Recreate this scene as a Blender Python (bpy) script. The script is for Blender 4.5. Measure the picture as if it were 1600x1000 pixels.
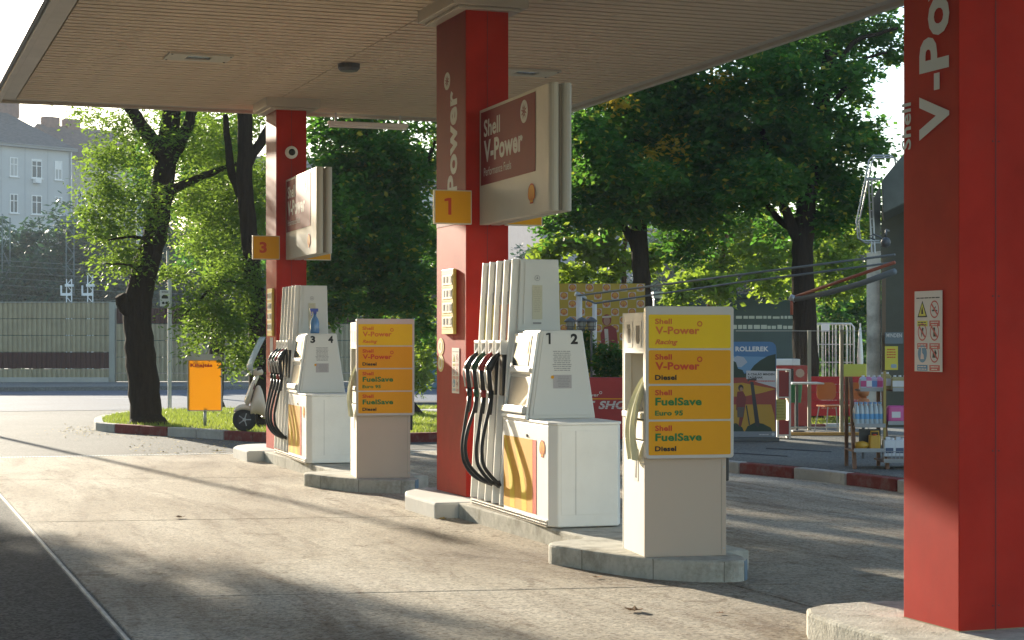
import bpy, bmesh, math, random
import numpy as np
from mathutils import Vector, Matrix
random.seed(7); rng = np.random.default_rng(7)
R = math.radians
sc = bpy.context.scene
for o in list(bpy.data.objects): bpy.data.objects.remove(o)

# ------------------------------------------------------------------ camera
F = 2800.0; YAW = math.atan(1012/F); EYE = 1.6; HY = 532.0
S_, C_ = math.sin(YAW), math.cos(YAW)
cam_d = bpy.data.cameras.new('camera'); cam = bpy.data.objects.new('camera', cam_d)
sc.collection.objects.link(cam); sc.camera = cam
cam_d.sensor_width = 36; cam_d.lens = 36*F/1600; cam_d.clip_start = .05; cam_d.clip_end = 2000
cam_d.shift_y = (HY-500)/1600
cam.location = (0, 0, EYE); cam.rotation_euler = (R(90), 0, -YAW)
# ------------------------------------------------------------------ light
SUN = Vector((-.137, 1, .236)).normalized()          # towards the sun
elev = math.asin(SUN.z); azim = math.atan2(SUN.x, SUN.y)
w = bpy.data.worlds.new('World'); sc.world = w; w.use_nodes = True
nt = w.node_tree; nt.nodes.clear()
sky = nt.nodes.new('ShaderNodeTexSky'); sky.sky_type = 'NISHITA'; sky.sun_disc = False
sky.sun_elevation = elev; sky.sun_rotation = azim; sky.air_density = 1.0; sky.dust_density = .6; sky.ozone_density = 1.5
bg = nt.nodes.new('ShaderNodeBackground'); bg.inputs[1].default_value = .11
wo = nt.nodes.new('ShaderNodeOutputWorld')
nt.links.new(sky.outputs[0], bg.inputs[0]); nt.links.new(bg.outputs[0], wo.inputs[0])
sd = bpy.data.lights.new('sun', 'SUN'); sd.energy = 5.0; sd.angle = R(.6); sd.color = (1, .89, .71)
so = bpy.data.objects.new('sun', sd); sc.collection.objects.link(so)
so.rotation_euler = SUN.to_track_quat('Z', 'Y').to_euler()
sc.view_settings.view_transform = 'Standard'; sc.view_settings.look = 'None'
sc.view_settings.gamma = 1; sc.view_settings.use_curve_mapping = False
sc.view_settings.exposure = 1.75

# ------------------------------------------------------------------ where things stand (surveyed from the photograph)
def G(px, py, z=0):
    d = (EYE-z)*F/(py-HY); r = (px-800)/F*d
    return Vector((r*C_+d*S_, -r*S_+d*C_, z))
def D(px, py, d):
    r = (px-800)/F*d
    return Vector((r*C_+d*S_, -r*S_+d*C_, EYE+(HY-py)/F*d))

# ------------------------------------------------------------------ materials
MATS = {}
def mat(name, col, rough=.6, spec=.5, metal=0, var=0, vscale=3, bump=0, bscale=40, dirt=0, dcol=(.12, .10, .08), dscale=1.5,
        coat=0, stretch=None, trans=0, alpha=1, emit=0):
    if name in MATS: return MATS[name]
    m = bpy.data.materials.new(name); m.use_nodes = True; n = m.node_tree; N = n.nodes; L = n.links
    b = N['Principled BSDF']
    b.inputs['Base Color'].default_value = (*col, 1); b.inputs['Roughness'].default_value = rough
    b.inputs['Specular IOR Level'].default_value = spec; b.inputs['Metallic'].default_value = metal
    b.inputs['Coat Weight'].default_value = coat
    if trans: b.inputs['Transmission Weight'].default_value = trans
    if alpha < 1: b.inputs['Alpha'].default_value = alpha
    if emit:
        b.inputs['Emission Color'].default_value = (*col, 1); b.inputs['Emission Strength'].default_value = emit
    tc = N.new('ShaderNodeTexCoord'); mp = N.new('ShaderNodeMapping'); L.new(tc.outputs['Object'], mp.inputs[0])
    if stretch: mp.inputs['Scale'].default_value = stretch
    def noise(scale, detail=6, r=.6):
        t = N.new('ShaderNodeTexNoise'); t.inputs['Scale'].default_value = scale; t.inputs['Detail'].default_value = detail
        t.inputs['Roughness'].default_value = r; L.new(mp.outputs[0], t.inputs[0]); return t
    cur = None
    if var:
        t = noise(vscale)
        mr = N.new('ShaderNodeMapRange'); mr.inputs[1].default_value = .3; mr.inputs[2].default_value = .7
        mr.inputs[3].default_value = 1-var; mr.inputs[4].default_value = 1+var; L.new(t.outputs[0], mr.inputs[0])
        mx = N.new('ShaderNodeVectorMath'); mx.operation = 'SCALE'; mx.inputs[0].default_value = col
        L.new(mr.outputs[0], mx.inputs['Scale']); cur = mx.outputs[0]
    if dirt:
        t = noise(dscale, 8, .7)
        mr = N.new('ShaderNodeMapRange'); mr.inputs[1].default_value = .48; mr.inputs[2].default_value = .75
        mr.inputs[3].default_value = 0; mr.inputs[4].default_value = dirt; L.new(t.outputs[0], mr.inputs[0])
        mx = N.new('ShaderNodeMix'); mx.data_type = 'RGBA'; mx.inputs[6].default_value = (*col, 1); mx.inputs[7].default_value = (*dcol, 1)
        if cur: L.new(cur, mx.inputs[6])
        L.new(mr.outputs[0], mx.inputs[0]); cur = mx.outputs[2]
        mr2 = N.new('ShaderNodeMapRange'); mr2.inputs[3].default_value = rough; mr2.inputs[4].default_value = min(1, rough+.2)
        L.new(t.outputs[0], mr2.inputs[0]); L.new(mr2.outputs[0], b.inputs['Roughness'])
    if cur: L.new(cur, b.inputs['Base Color'])
    if bump:
        t = noise(bscale, 5, .6); bp = N.new('ShaderNodeBump'); bp.inputs['Strength'].default_value = 1
        bp.inputs['Distance'].default_value = bump; L.new(t.outputs[0], bp.inputs['Height']); L.new(bp.outputs[0], b.inputs['Normal'])
    MATS[name] = m; return m

white = mat('white_enamel', (.83, .81, .76), .35, .5, var=.03, dirt=.16, dcol=(.42, .38, .32), dscale=2.2)
offwhite = mat('warm_white_plastic', (.68, .655, .60), .45, .4, var=.04, dirt=.15, dcol=(.4, .36, .3))
greywhite = mat('pale_grey_plastic', (.52, .51, .48), .4, .4, var=.05)
beige = mat('beige_speckled_laminate', (.50, .405, .32), .6, .2, var=.1, vscale=240, bump=.0006, bscale=400)
cream = mat('cream_metal', (.56, .54, .47), .45, .4, var=.05, dirt=.12, dcol=(.36, .32, .25))
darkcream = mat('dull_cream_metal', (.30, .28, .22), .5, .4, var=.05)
black = mat('black_rubber', (.012, .012, .013), .45, .5)
blackp = mat('black_plastic', (.02, .02, .022), .4, .5)
ink = mat('black_print', (.03, .03, .03), .6, .18)
greyink = mat('grey_print', (.30, .28, .27), .6)
red = mat('red_painted_steel', (.40, .024, .014), .5, .08, var=.18, vscale=2.0, dirt=.16, dcol=(.30, .07, .05), dscale=3.5)
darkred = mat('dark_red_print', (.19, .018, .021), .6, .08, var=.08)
redink = mat('red_print', (.55, .07, .03), .6, .18)
faderedink = mat('faded_red_print', (.62, .17, .04), .6, .18)
greenink = mat('green_print', (.03, .17, .05), .6, .18)
yellow = mat('yellow_print', (.72, .33, .012), .6, .18, var=.03)
yellow2 = mat('bright_yellow_print', (.78, .52, .02), .6, .18, var=.03)
orange = mat('amber_print', (.72, .34, .015), .6, .18, var=.04)
lettergrey = mat('pale_lettering', (.56, .54, .50), .6, .18)
alu = mat('brushed_aluminium', (.50, .48, .45), .38, .5, metal=.65, var=.05)
steel = mat('galvanised_steel', (.42, .44, .45), .45, .5, metal=.6, var=.1)
darksteel = mat('dark_steel', (.08, .085, .09), .5)
slatm = mat('ceiling_slat_paint', (.66, .53, .385), .55, .2, var=.10, vscale=1.2, dirt=.2, dcol=(.34, .27, .2), dscale=.8)
trimm = mat('canopy_trim_paint', (.44, .40, .34), .5, .4, var=.08)
capm = mat('column_cap_paint', (.48, .42, .34), .5, .4, var=.06)
glassm = mat('dark_glass', (.02, .03, .035), .06, .6)
kerbconc = mat('kerb_concrete', (.46, .44, .38), .85, .15, var=.2, vscale=9, bump=.006, bscale=45, dirt=.8, dcol=(.15, .135, .09), dscale=4)
barkm = mat('dark_bark', (.028, .020, .014), .95, .05, var=.35, vscale=10, bump=.05, bscale=9, stretch=(2.2, 2.2, .35))
bark2 = mat('brown_bark', (.13, .07, .035), .9, .2, var=.3, vscale=10, bump=.02, bscale=14, stretch=(2, 2, .5))

white = MATS['white_enamel']
def concrete_mat():
    m = bpy.data.materials.new('worn_concrete'); m.use_nodes = True; n = m.node_tree; N = n.nodes; L = n.links
    b = N['Principled BSDF']; tc = N.new('ShaderNodeTexCoord')
    def noise(scale, detail, r, st=None, dist=0):
        mp = N.new('ShaderNodeMapping'); L.new(tc.outputs['Object'], mp.inputs[0])
        if st: mp.inputs['Scale'].default_value = st
        mp.inputs['Rotation'].default_value = (0, 0, .1)
        t = N.new('ShaderNodeTexNoise'); t.inputs['Scale'].default_value = scale; t.inputs['Detail'].default_value = detail
        t.inputs['Roughness'].default_value = r; t.inputs['Distortion'].default_value = dist; L.new(mp.outputs[0], t.inputs[0]); return t.outputs[0]
    def ramp(src, stops):
        r = N.new('ShaderNodeValToRGB'); e = r.color_ramp.elements
        while len(e) < len(stops): e.new(.5)
        for i, (p, c) in enumerate(stops): e[i].position = p; e[i].color = (*c, 1)
        L.new(src, r.inputs[0]); return r.outputs[0]
    def mix(a, b_, f, mode='MIX'):
        x = N.new('ShaderNodeMix'); x.data_type = 'RGBA'; x.blend_type = mode
        if isinstance(f, float): x.inputs[0].default_value = f
        else: L.new(f, x.inputs[0])
        L.new(a, x.inputs[6]); L.new(b_, x.inputs[7]); return x.outputs[2]
    big = noise(.55, 7, .62, (1.0, .5, 1), .6)
    c1 = ramp(big, [(.28, (.24, .19, .145)), (.42, (.42, .365, .29)), (.56, (.56, .515, .43)), (.72, (.66, .62, .54))])
    sp = noise(17, 9, .93); c2 = ramp(sp, [(.34, (.50, .47, .45)), (.51, (1, 1, 1)), (.66, (1.30, 1.28, 1.25))])
    c = mix(c1, c2, .75, 'MULTIPLY')
    vo = N.new('ShaderNodeTexVoronoi'); vo.inputs['Scale'].default_value = 55; L.new(tc.outputs['Object'], vo.inputs[0]); bw__ = N.new('ShaderNodeRGBToBW'); L.new(vo.outputs['Color'], bw__.inputs[0])
    c = mix(c, ramp(bw__.outputs[0], [(.15, (.60, .57, .54)), (.45, (1, 1, 1)), (.85, (1.22, 1.21, 1.19))]), .9, 'MULTIPLY')
    st = noise(1.4, 6, .7, (1.7, .22, 1), 1.2)
    c3 = ramp(st, [(.34, (.62, .54, .48)), (.5, (1, .98, .95)), (.66, (1.08, 1.06, 1.03))])
    c = mix(c, c3, .85, 'MULTIPLY')
    c = mix(c, ramp(noise(2.6, 4, .6, (1.3, .8, 1), .8), [(.61, (1, 1, 1)), (.66, (.62, .57, .52)), (.8, (.5, .46, .42))]), .8, 'MULTIPLY')
    # whitish trowel scrapes
    sc_ = noise(5.5, 5, .75, (.9, 2.6, 1), 3.2)
    f = ramp(sc_, [(.575, (0, 0, 0)), (.63, (.6, .6, .6))])
    wh = N.new('ShaderNodeRGB'); wh.outputs[0].default_value = (.60, .58, .54, 1)
    c = mix(c, wh.outputs[0], f)
    L.new(c, b.inputs['Base Color'])
    b.inputs['Roughness'].default_value = .85; b.inputs['Specular IOR Level'].default_value = .15
    ba = N.new('ShaderNodeBump'); ba.inputs['Distance'].default_value = .02; L.new(noise(20, 8, .9), ba.inputs['Height'])
    bb = N.new('ShaderNodeBump'); bb.inputs['Distance'].default_value = .024; L.new(noise(6, 6, .72, (1, 2.2, 1), 2.0), bb.inputs['Height'])
    L.new(bb.outputs[0], ba.inputs['Normal']); L.new(ba.outputs[0], b.inputs['Normal'])
    return m
concrete = concrete_mat()
def asphalt_mat(name, a, b_, bumpd=.006, big=.3):
    m = bpy.data.materials.new(name); m.use_nodes = True; n = m.node_tree; N = n.nodes; L = n.links
    b = N['Principled BSDF']; tc = N.new('ShaderNodeTexCoord')
    t = N.new('ShaderNodeTexNoise'); t.inputs['Scale'].default_value = 18; t.inputs['Detail'].default_value = 9; t.inputs['Roughness'].default_value = .95
    t2 = N.new('ShaderNodeTexNoise'); t2.inputs['Scale'].default_value = big; t2.inputs['Detail'].default_value = 6; t2.inputs['Roughness'].default_value = .65
    L.new(tc.outputs['Object'], t.inputs[0]); L.new(tc.outputs['Object'], t2.inputs[0])
    r = N.new('ShaderNodeValToRGB'); r.color_ramp.elements[0].position = .42; r.color_ramp.elements[1].position = .60
    r.color_ramp.elements[0].color = (*a, 1); r.color_ramp.elements[1].color = (*b_, 1)
    vo = N.new('ShaderNodeTexVoronoi'); vo.inputs['Scale'].default_value = 60; L.new(tc.outputs['Object'], vo.inputs[0]); bw__ = N.new('ShaderNodeRGBToBW'); L.new(vo.outputs['Color'], bw__.inputs[0])
    am = N.new('ShaderNodeMix'); am.data_type = 'FLOAT'; am.inputs[0].default_value = .35; L.new(t.outputs[0], am.inputs[2]); L.new(bw__.outputs[0], am.inputs[3]); L.new(am.outputs[0], r.inputs[0])
    r2 = N.new('ShaderNodeMapRange'); r2.inputs[1].default_value = .3; r2.inputs[2].default_value = .7; r2.inputs[3].default_value = .75; r2.inputs[4].default_value = 1.25
    L.new(t2.outputs[0], r2.inputs[0])
    v = N.new('ShaderNodeVectorMath'); v.operation = 'SCALE'; L.new(r.outputs[0], v.inputs[0]); L.new(r2.outputs[0], v.inputs['Scale'])
    L.new(v.outputs[0], b.inputs['Base Color']); b.inputs['Roughness'].default_value = .85; b.inputs['Specular IOR Level'].default_value = .12
    bp = N.new('ShaderNodeBump'); bp.inputs['Distance'].default_value = bumpd; L.new(t.outputs[0], bp.inputs['Height']); L.new(bp.outputs[0], b.inputs['Normal'])
    return m
asphalt = asphalt_mat('grey_asphalt', (.018, .022, .024), (.085, .092, .09), .012)
forelane = asphalt_mat('worn_lane_asphalt', (.08, .08, .076), (.18, .178, .165))
roadm = asphalt_mat('shaded_road_asphalt', (.045, .060, .085), (.095, .125, .17), .002)  # dark blue tone stands in for the shade lying on the road
pavem = asphalt_mat('pavement_asphalt', (.10, .105, .10), (.22, .22, .20), .004)

def leaf_mat(name, c1, c2, tr, dead=None, tw=.55):
    m = bpy.data.materials.new(name); m.use_nodes = True; n = m.node_tree; N = n.nodes; L = n.links; N.clear()
    geo = N.new('ShaderNodeNewGeometry'); ramp = N.new('ShaderNodeValToRGB'); e = ramp.color_ramp.elements
    e[0].position = 0; e[0].color = (*c1, 1); e[1].position = .9; e[1].color = (*c2, 1)
    if dead: x = e.new(.985); x.color = (*dead, 1)
    L.new(geo.outputs['Random Per Island'], ramp.inputs[0])
    d = N.new('ShaderNodeBsdfPrincipled'); d.inputs['Roughness'].default_value = .5; d.inputs['Specular IOR Level'].default_value = .18
    L.new(ramp.outputs[0], d.inputs['Base Color'])
    t = N.new('ShaderNodeBsdfTranslucent')
    mx = N.new('ShaderNodeMix'); mx.data_type = 'RGBA'; mx.inputs[0].default_value = .5; mx.inputs[7].default_value = (*tr, 1)
    L.new(ramp.outputs[0], mx.inputs[6]); L.new(mx.outputs[2], t.inputs[0])
    s = N.new('ShaderNodeMixShader'); s.inputs[0].default_value = tw; L.new(d.outputs[0], s.inputs[1]); L.new(t.outputs[0], s.inputs[2])
    o = N.new('ShaderNodeOutputMaterial'); L.new(s.outputs[0], o.inputs[0]); return m
leafA = leaf_mat('robinia_leaf', (.036, .105, .018), (.10, .17, .028), (.34, .50, .05))
leafB = leaf_mat('deep_green_leaf', (.020, .075, .018), (.05, .125, .026), (.17, .42, .04), (.45, .34, .04))
leafC = leaf_mat('bright_green_leaf', (.06, .14, .018), (.14, .22, .03), (.50, .66, .05))
leafD = leaf_mat('far_dark_leaf', (.015, .045, .03), (.035, .08, .045), (.06, .14, .05), tw=.3)
grassm = leaf_mat('grass_blade', (.14, .20, .03), (.22, .27, .05), (.42, .50, .07), tw=.4)
turf = mat('turf_soil', (.12, .16, .035), .95, .1, var=.3, vscale=6, bump=.01, bscale=60)

# ------------------------------------------------------------------ builders
class MB:
    def __init__(s): s.v = []; s.f = []
    def add(s, vs, fs):
        b = len(s.v); s.v += [tuple(v) for v in vs]; s.f += [tuple(i+b for i in f) for f in fs]; return s
    def box(s, x0, y0, z0, x1, y1, z1):
        if x0 > x1: x0, x1 = x1, x0
        if y0 > y1: y0, y1 = y1, y0
        if z0 > z1: z0, z1 = z1, z0
        return s.add([(x0,y0,z0),(x1,y0,z0),(x1,y1,z0),(x0,y1,z0),(x0,y0,z1),(x1,y0,z1),(x1,y1,z1),(x0,y1,z1)],
                     [(0,3,2,1),(4,5,6,7),(0,1,5,4),(1,2,6,5),(2,3,7,6),(3,0,4,7)])
    def frus(s, a, z0, b, z1):            # a,b = (x0,y0,x1,y1) rectangles
        return s.add([(a[0],a[1],z0),(a[2],a[1],z0),(a[2],a[3],z0),(a[0],a[3],z0),(b[0],b[1],z1),(b[2],b[1],z1),(b[2],b[3],z1),(b[0],b[3],z1)],
                     [(0,3,2,1),(4,5,6,7),(0,1,5,4),(1,2,6,5),(2,3,7,6),(3,0,4,7)])
    def prism(s, poly, z0, z1, plane='xy'):
        n = len(poly)
        def P(p, z): return {'xy': (p[0], p[1], z), 'xz': (p[0], z, p[1]), 'yz': (z, p[0], p[1])}[plane]
        return s.add([P(p, z0) for p in poly]+[P(p, z1) for p in poly],
                     [tuple(range(n))[::-1], tuple(range(n, 2*n))]+[(i, (i+1) % n, n+(i+1) % n, n+i) for i in range(n)])
    def tube(s, pts, r, n=8, cap=True):
        pts = [Vector(p) for p in pts]; m = len(pts); rr = r if isinstance(r, (list, tuple)) else [r]*m
        up = None; vs = []
        for i, p in enumerate(pts):
            t = (pts[min(i+1, m-1)]-pts[max(i-1, 0)]).normalized()
            if up is None: up = t.orthogonal().normalized()
            else:
                up = (up-t*up.dot(t))
                up = up.normalized() if up.length > 1e-6 else t.orthogonal().normalized()
            w_ = t.cross(up)
            for k in range(n):
                a = 2*math.pi*k/n; vs.append(p+(up*math.cos(a)+w_*math.sin(a))*rr[i])
        fs = [(i*n+k, i*n+(k+1) % n, (i+1)*n+(k+1) % n, (i+1)*n+k) for i in range(m-1) for k in range(n)]
        if cap: fs += [tuple(range(n))[::-1], tuple(range((m-1)*n, m*n))]
        return s.add(vs, fs)
    def lathe(s, prof, n=16, o=(0, 0, 0)):
        vs = [(o[0]+r*math.cos(2*math.pi*k/n), o[1]+r*math.sin(2*math.pi*k/n), o[2]+z) for r, z in prof for k in range(n)]
        m = len(prof)
        fs = [(i*n+k, i*n+(k+1) % n, (i+1)*n+(k+1) % n, (i+1)*n+k) for i in range(m-1) for k in range(n)]
        return s.add(vs, fs+[tuple(range(n))[::-1], tuple(range((m-1)*n, m*n))])
    def map(s, fn): s.v = [tuple(fn(Vector(v))) for v in s.v]; return s
    def build(s, name, m, parent=None, bevel=0, smooth=False, seg=2):
        me = bpy.data.meshes.new(name); me.from_pydata(s.v, [], s.f)
        bm = bmesh.new(); bm.from_mesh(me); bmesh.ops.recalc_face_normals(bm, faces=bm.faces); bm.to_mesh(me); bm.free()
        me.materials.append(m)
        if smooth: me.polygons.foreach_set('use_smooth', [True]*len(me.polygons))
        o = link(name, me, parent)
        if bevel:
            md = o.modifiers.new('bevel', 'BEVEL'); md.width = bevel; md.segments = seg; md.limit_method = 'ANGLE'; md.angle_limit = R(35)
        return o
def link(name, me, parent=None):
    o = bpy.data.objects.new(name, me); sc.collection.objects.link(o)
    if parent: o.parent = parent
    return o
def tag(o, label=None, cat=None, group=None, kind=None):
    if label: o['label'] = label
    if cat: o['category'] = cat
    if group: o['group'] = group
    if kind: o['kind'] = kind
    return o
def T(name, label, cat, loc=(0, 0, 0), rz=0, group=None):
    o = bpy.data.objects.new(name, None); sc.collection.objects.link(o); o.empty_display_size = .1
    o.location = loc; o.rotation_euler = (0, 0, rz); return tag(o, label, cat, group)
def box(name, m, parent, x0, y0, z0, x1, y1, z1, bevel=0): return MB().box(x0, y0, z0, x1, y1, z1).build(name, m, parent, bevel)
def copy_tree(o, parent=None):
    c = o.copy(); sc.collection.objects.link(c); c.parent = parent
    for ch in o.children: copy_tree(ch, c)
    return c
def rrect(x0, y0, x1, y1, r, n=4):
    out = []
    for cx, cy, a0 in ((x1-r, y0+r, -90), (x1-r, y1-r, 0), (x0+r, y1-r, 90), (x0+r, y0+r, 180)):
        for k in range(n+1):
            a = R(a0+90*k/n); out.append((cx+r*math.cos(a), cy+r*math.sin(a)))
    return out

# --- flat print: u = right, v = up on the surface, nrm = out of it
def plane_map(o, u, v, off=.002):
    o, u, v = Vector(o), Vector(u).normalized(), Vector(v).normalized(); nrm = u.cross(v)
    return lambda p: o+u*p[0]+v*p[1]+nrm*(off+p[2])
TXT = {}
def text_data(s, bold, shear):
    k = (s, bold, shear)
    if k not in TXT:
        c = bpy.data.curves.new('t', 'FONT'); c.body = s; c.size = 1; c.offset = bold; c.shear = shear; c.resolution_u = 3
        c.space_character = 1.0+bold*1.2
        o = bpy.data.objects.new('t', c); sc.collection.objects.link(o); bpy.context.view_layer.update()
        me = bpy.data.meshes.new_from_object(o.evaluated_get(bpy.context.evaluated_depsgraph_get()))
        vs = [tuple(v.co) for v in me.vertices]; fs = [tuple(p.vertices) for p in me.polygons]
        bpy.data.objects.remove(o); bpy.data.curves.remove(c); bpy.data.meshes.remove(me)
        TXT[k] = (vs, fs)
    return TXT[k]
def one(m, parent, o, u, v, h, x=0, y=0, off=.002):
    w_ = h*.19
    flat('numeral', [(x, y), (x+w_, y), (x+w_, y+h), (x-h*.02, y+h), (x-h*.24, y+h*.93), (x-h*.24, y+h*.79), (x, y+h*.83)], m, parent, o, u, v, off, .0006)
CAPH = None
def text(s, m, parent, o, u, v, width, cap, bold=.02, shear=0, off=.002, name='lettering', x=0, y=0):
    """lower left corner of the capitals at o + (x, y); width of the whole line and cap height in metres"""
    global CAPH
    if CAPH is None: CAPH = max(p[1] for p in text_data('H', 0, 0)[0])
    vs, fs = text_data(s, bold, shear)
    x0 = min(p[0] for p in vs); x1 = max(p[0] for p in vs); sx = width/(x1-x0); sy = cap/(CAPH+2*bold)
    fm = plane_map(o, u, v, off)
    b = MB(); b.add([fm((x+(p[0]-x0)*sx, y+(p[1]+bold)*sy, 0)) for p in vs], fs)
    me = bpy.data.meshes.new(name); me.from_pydata(b.v, [], b.f); me.materials.append(m)
    return link(name, me, parent)
def flat(name, poly, m, parent, o, u, v, off=.001, th=.0015):
    b = MB().prism(poly, 0, th); fm = plane_map(o, u, v, off); b.map(fm); return b.build(name, m, parent)
def circle(cx, cy, r, n=20, ry=None): return [(cx+r*math.cos(2*math.pi*k/n), cy+(ry or r)*math.sin(2*math.pi*k/n)) for k in range(n)]
def ring(name, cx, cy, r, t, m, parent, o, u, v, off=.003, n=24, ry=None):
    b = MB(); ry = ry or r
    vs = [(cx+q*math.cos(2*math.pi*k/n), cy+q*ry/r*math.sin(2*math.pi*k/n), 0) for q in (r, r-t) for k in range(n)]
    b.add(vs, [(k, (k+1) % n, n+(k+1) % n, n+k) for k in range(n)]); b.map(plane_map(o, u, v, off)); return b.build(name, m, parent)
def shell_poly(cx, cy, s, k=1.0):
    """scallop emblem outline, s = height"""
    p = []; h = s*k
    for i in range(0, 29):
        a = R(-28+ (236)*i/28); lob = 1+.035*abs(math.sin(a*7/2*1.22+.3))
        p.append((cx+.53*h*math.cos(a)*lob, cy+.04*s+.50*h*math.sin(a)*lob))
    p += [(cx-.22*h, cy-.33*h), (cx-.24*h, cy-.46*h), (cx+.24*h, cy-.46*h), (cx+.22*h, cy-.33*h)]
    return p
def emblem(parent, cx, cy, s, o, u, v, off=.002, ribs=True):
    flat('emblem_outline', shell_poly(cx, cy, s), redink, parent, o, u, v, off, .001)
    flat('emblem_shell', shell_poly(cx, cy, s, .86), yellow, parent, o, u, v, off+.0012, .0008)
    if ribs:
        b = MB()
        for a in (-58, -38, -19, 0, 19, 38, 58):
            dx, dy = math.sin(R(a)), math.cos(R(a)); nx, ny = dy*.010*s, -dx*.010*s
            p0 = (cx+dx*.07*s, cy-.33*s+dy*.07*s); q = .68-abs(a)*.0028; p1 = (cx+dx*q*s, cy-.33*s+dy*q*s)
            b.add([(p0[0]-nx, p0[1]-ny, 0), (p0[0]+nx, p0[1]+ny, 0), (p1[0]+nx, p1[1]+ny, 0), (p1[0]-nx, p1[1]-ny, 0)], [(0, 1, 2, 3)])
        b.map(plane_map(o, u, v, off+.0028)).build('emblem_ribs', redink, parent)
def burst(parent, cx, cy, r, o, u, v, rx=1.0, light=lettergrey, dark=darkred, off=.002):
    flat('burst_disc', circle(cx, cy, r*rx, 24, r), light, parent, o, u, v, off, .001)
    b = MB()
    for k in range(10):
        a = 2*math.pi*k/10; a2 = a+.35; a3 = a+.75
        b.add([(cx+rx*r*.22*math.cos(a), cy+r*.22*math.sin(a), 0), (cx+rx*r*.8*math.cos(a2), cy+r*.8*math.sin(a2), 0), (cx+rx*r*.33*math.cos(a3), cy+r*.33*math.sin(a3), 0)], [(0, 1, 2)])
    b.map(plane_map(o, u, v, off+.002)).build('burst_rays', dark, parent)
    flat('burst_core', circle(cx, cy, r*.2*rx, 12, r*.2), dark, parent, o, u, v, off+.0012, .0006)
def fineprint(parent, x0, y0, x1, y1, n, m, o, u, v, off=.002, ragged=.25, name='fine_print'):
    b = MB(); h = (y1-y0)/n; rr = random.Random(n*7+int(x0*100))
    for i in range(n):
        y = y1-(i+.75)*h; ww = (x1-x0)*(1-rr.random()*ragged); xa = (x0+x1-ww)/2; x = xa
        while x < xa+ww-.004:
            e = min(xa+ww, x+rr.uniform(.012, .04)); b.box(x, y, 0, e, y+h*.42, .0004); x = e+.005
    b.map(plane_map(o, u, v, off)).build(name, m, parent)
def safety_sheet(parent, x0, y0, w_, h, o, u, v, off=.0035, tilt=0):
    """pictogram sheet: warning triangle, prohibition rings, mandatory disc"""
    pap = mat('white_sheet', (.52, .49, .47), .5)
    b = bpy.data.objects.new('safety_sticker', None)
    s = flat('safety_sticker', [(x0, y0), (x0+w_, y0), (x0+w_, y0+h), (x0, y0+h)], pap, parent, o, u, v, off, .001)
    cy3 = [y0+h*f for f in (.77, .49, .22)]; cx2 = [x0+w_*.29, x0+w_*.73]; r = w_*.155
    dr = mat('sign_red', (.42, .05, .04), .5); bl = mat('sign_blue', (.03, .17, .32), .5); yg = mat('sign_yellow', (.50, .47, .04), .5)
    fineprint(s, x0+.07*w_, y0+h*.90, x0+.93*w_, y0+h*.93, 1, ink, o, u, v, off+.002, .01)
    for i in range(3):
        for j in range(2):
            cx, cy = cx2[j], cy3[i]; c = dr
            if (i, j) == (0, 0):
                c = yg; flat('warning_triangle', [(cx-r*1.15, cy-r), (cx+r*1.15, cy-r), (cx, cy+r*1.15)], ink, s, o, u, v, off+.0015, .0005)
                flat('warning_field', [(cx-r*.85, cy-r*.82), (cx+r*.85, cy-r*.82), (cx, cy+r*.85)], yg, s, o, u, v, off+.0022, .0004)
                flat('flame_symbol', [(cx-r*.22, cy-r*.6), (cx+r*.25, cy-r*.6), (cx+r*.2, cy-r*.1), (cx, cy+r*.4), (cx-r*.2, cy-r*.1)], ink, s, o, u, v, off+.0028, .0003)
            elif (i, j) == (2, 0):
                c = bl; flat('mandatory_disc', circle(cx, cy, r*1.05, 20, r*1.15), bl, s, o, u, v, off+.0015, .0005)
                flat('figure_symbol', [(cx-r*.4, cy-r*.7), (cx+r*.4, cy-r*.7), (cx+r*.3, cy-r*.1), (cx, cy+.1*r), (cx-r*.1, cy+r*.8), (cx-r*.25, cy+r*.8), (cx-r*.3, cy)], pap, s, o, u, v, off+.0022, .0004)
            else:
                g = {(0, 1): [(-.6, -.25), (.6, -.25), (.6, -.1), (0, -.05), (.3, .3), (.2, .4), (-.2, 0), (-.6, -.1)],
                     (1, 0): [(-.2, -.7), (0, -.2), (.3, -.6), (.45, -.5), (.15, .1), (.3, .5), (0, .6), (-.3, .2)],
                     (1, 1): [(-.3, -.6), (.5, -.6), (.45, -.4), (.1, -.2), (.1, .6), (-.3, .6)],
                     (2, 1): [(-.5, -.5), (.5, -.5), (.35, -.1), (.5, .1), (.1, .6), (-.1, .1), (-.4, .2)]}[(i, j)]
                flat('pictogram', [(cx+a*r, cy+b_*r) for a, b_ in g], ink, s, o, u, v, off+.0015, .0004)
                ring('prohibition_ring', cx, cy, r*1.05, r*.17, dr, s, o, u, v, off+.0025, ry=r*1.15)
                d = r*.72; t = r*.09
                flat('prohibition_bar', [(cx-d-t, cy+d-t), (cx-d+t, cy+d+t), (cx+d+t, cy-d+t), (cx+d-t, cy-d-t)], dr, s, o, u, v, off+.0022, .0004)
            flat('caption_box', [(cx-r*1.2, cy-r*2.2), (cx+r*1.2, cy-r*2.2), (cx+r*1.2, cy-r*1.45), (cx-r*1.2, cy-r*1.45)], c, s, o, u, v, off+.0015, .0004)
            fineprint(s, cx-r*1.0, cy-r*2.15, cx+r*1.0, cy-r*1.5, 2, pap if c is not yg else ink, o, u, v, off+.0022, .3)
    bpy.data.objects.remove(b)
    return s

U_X = (1, 0, 0); U_Y = (0, 1, 0); U_Z = (0, 0, 1); NY = (0, -1, 0)     # left faces: u = -Y, v = Z ; front faces: u = X, v = Z

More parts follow.
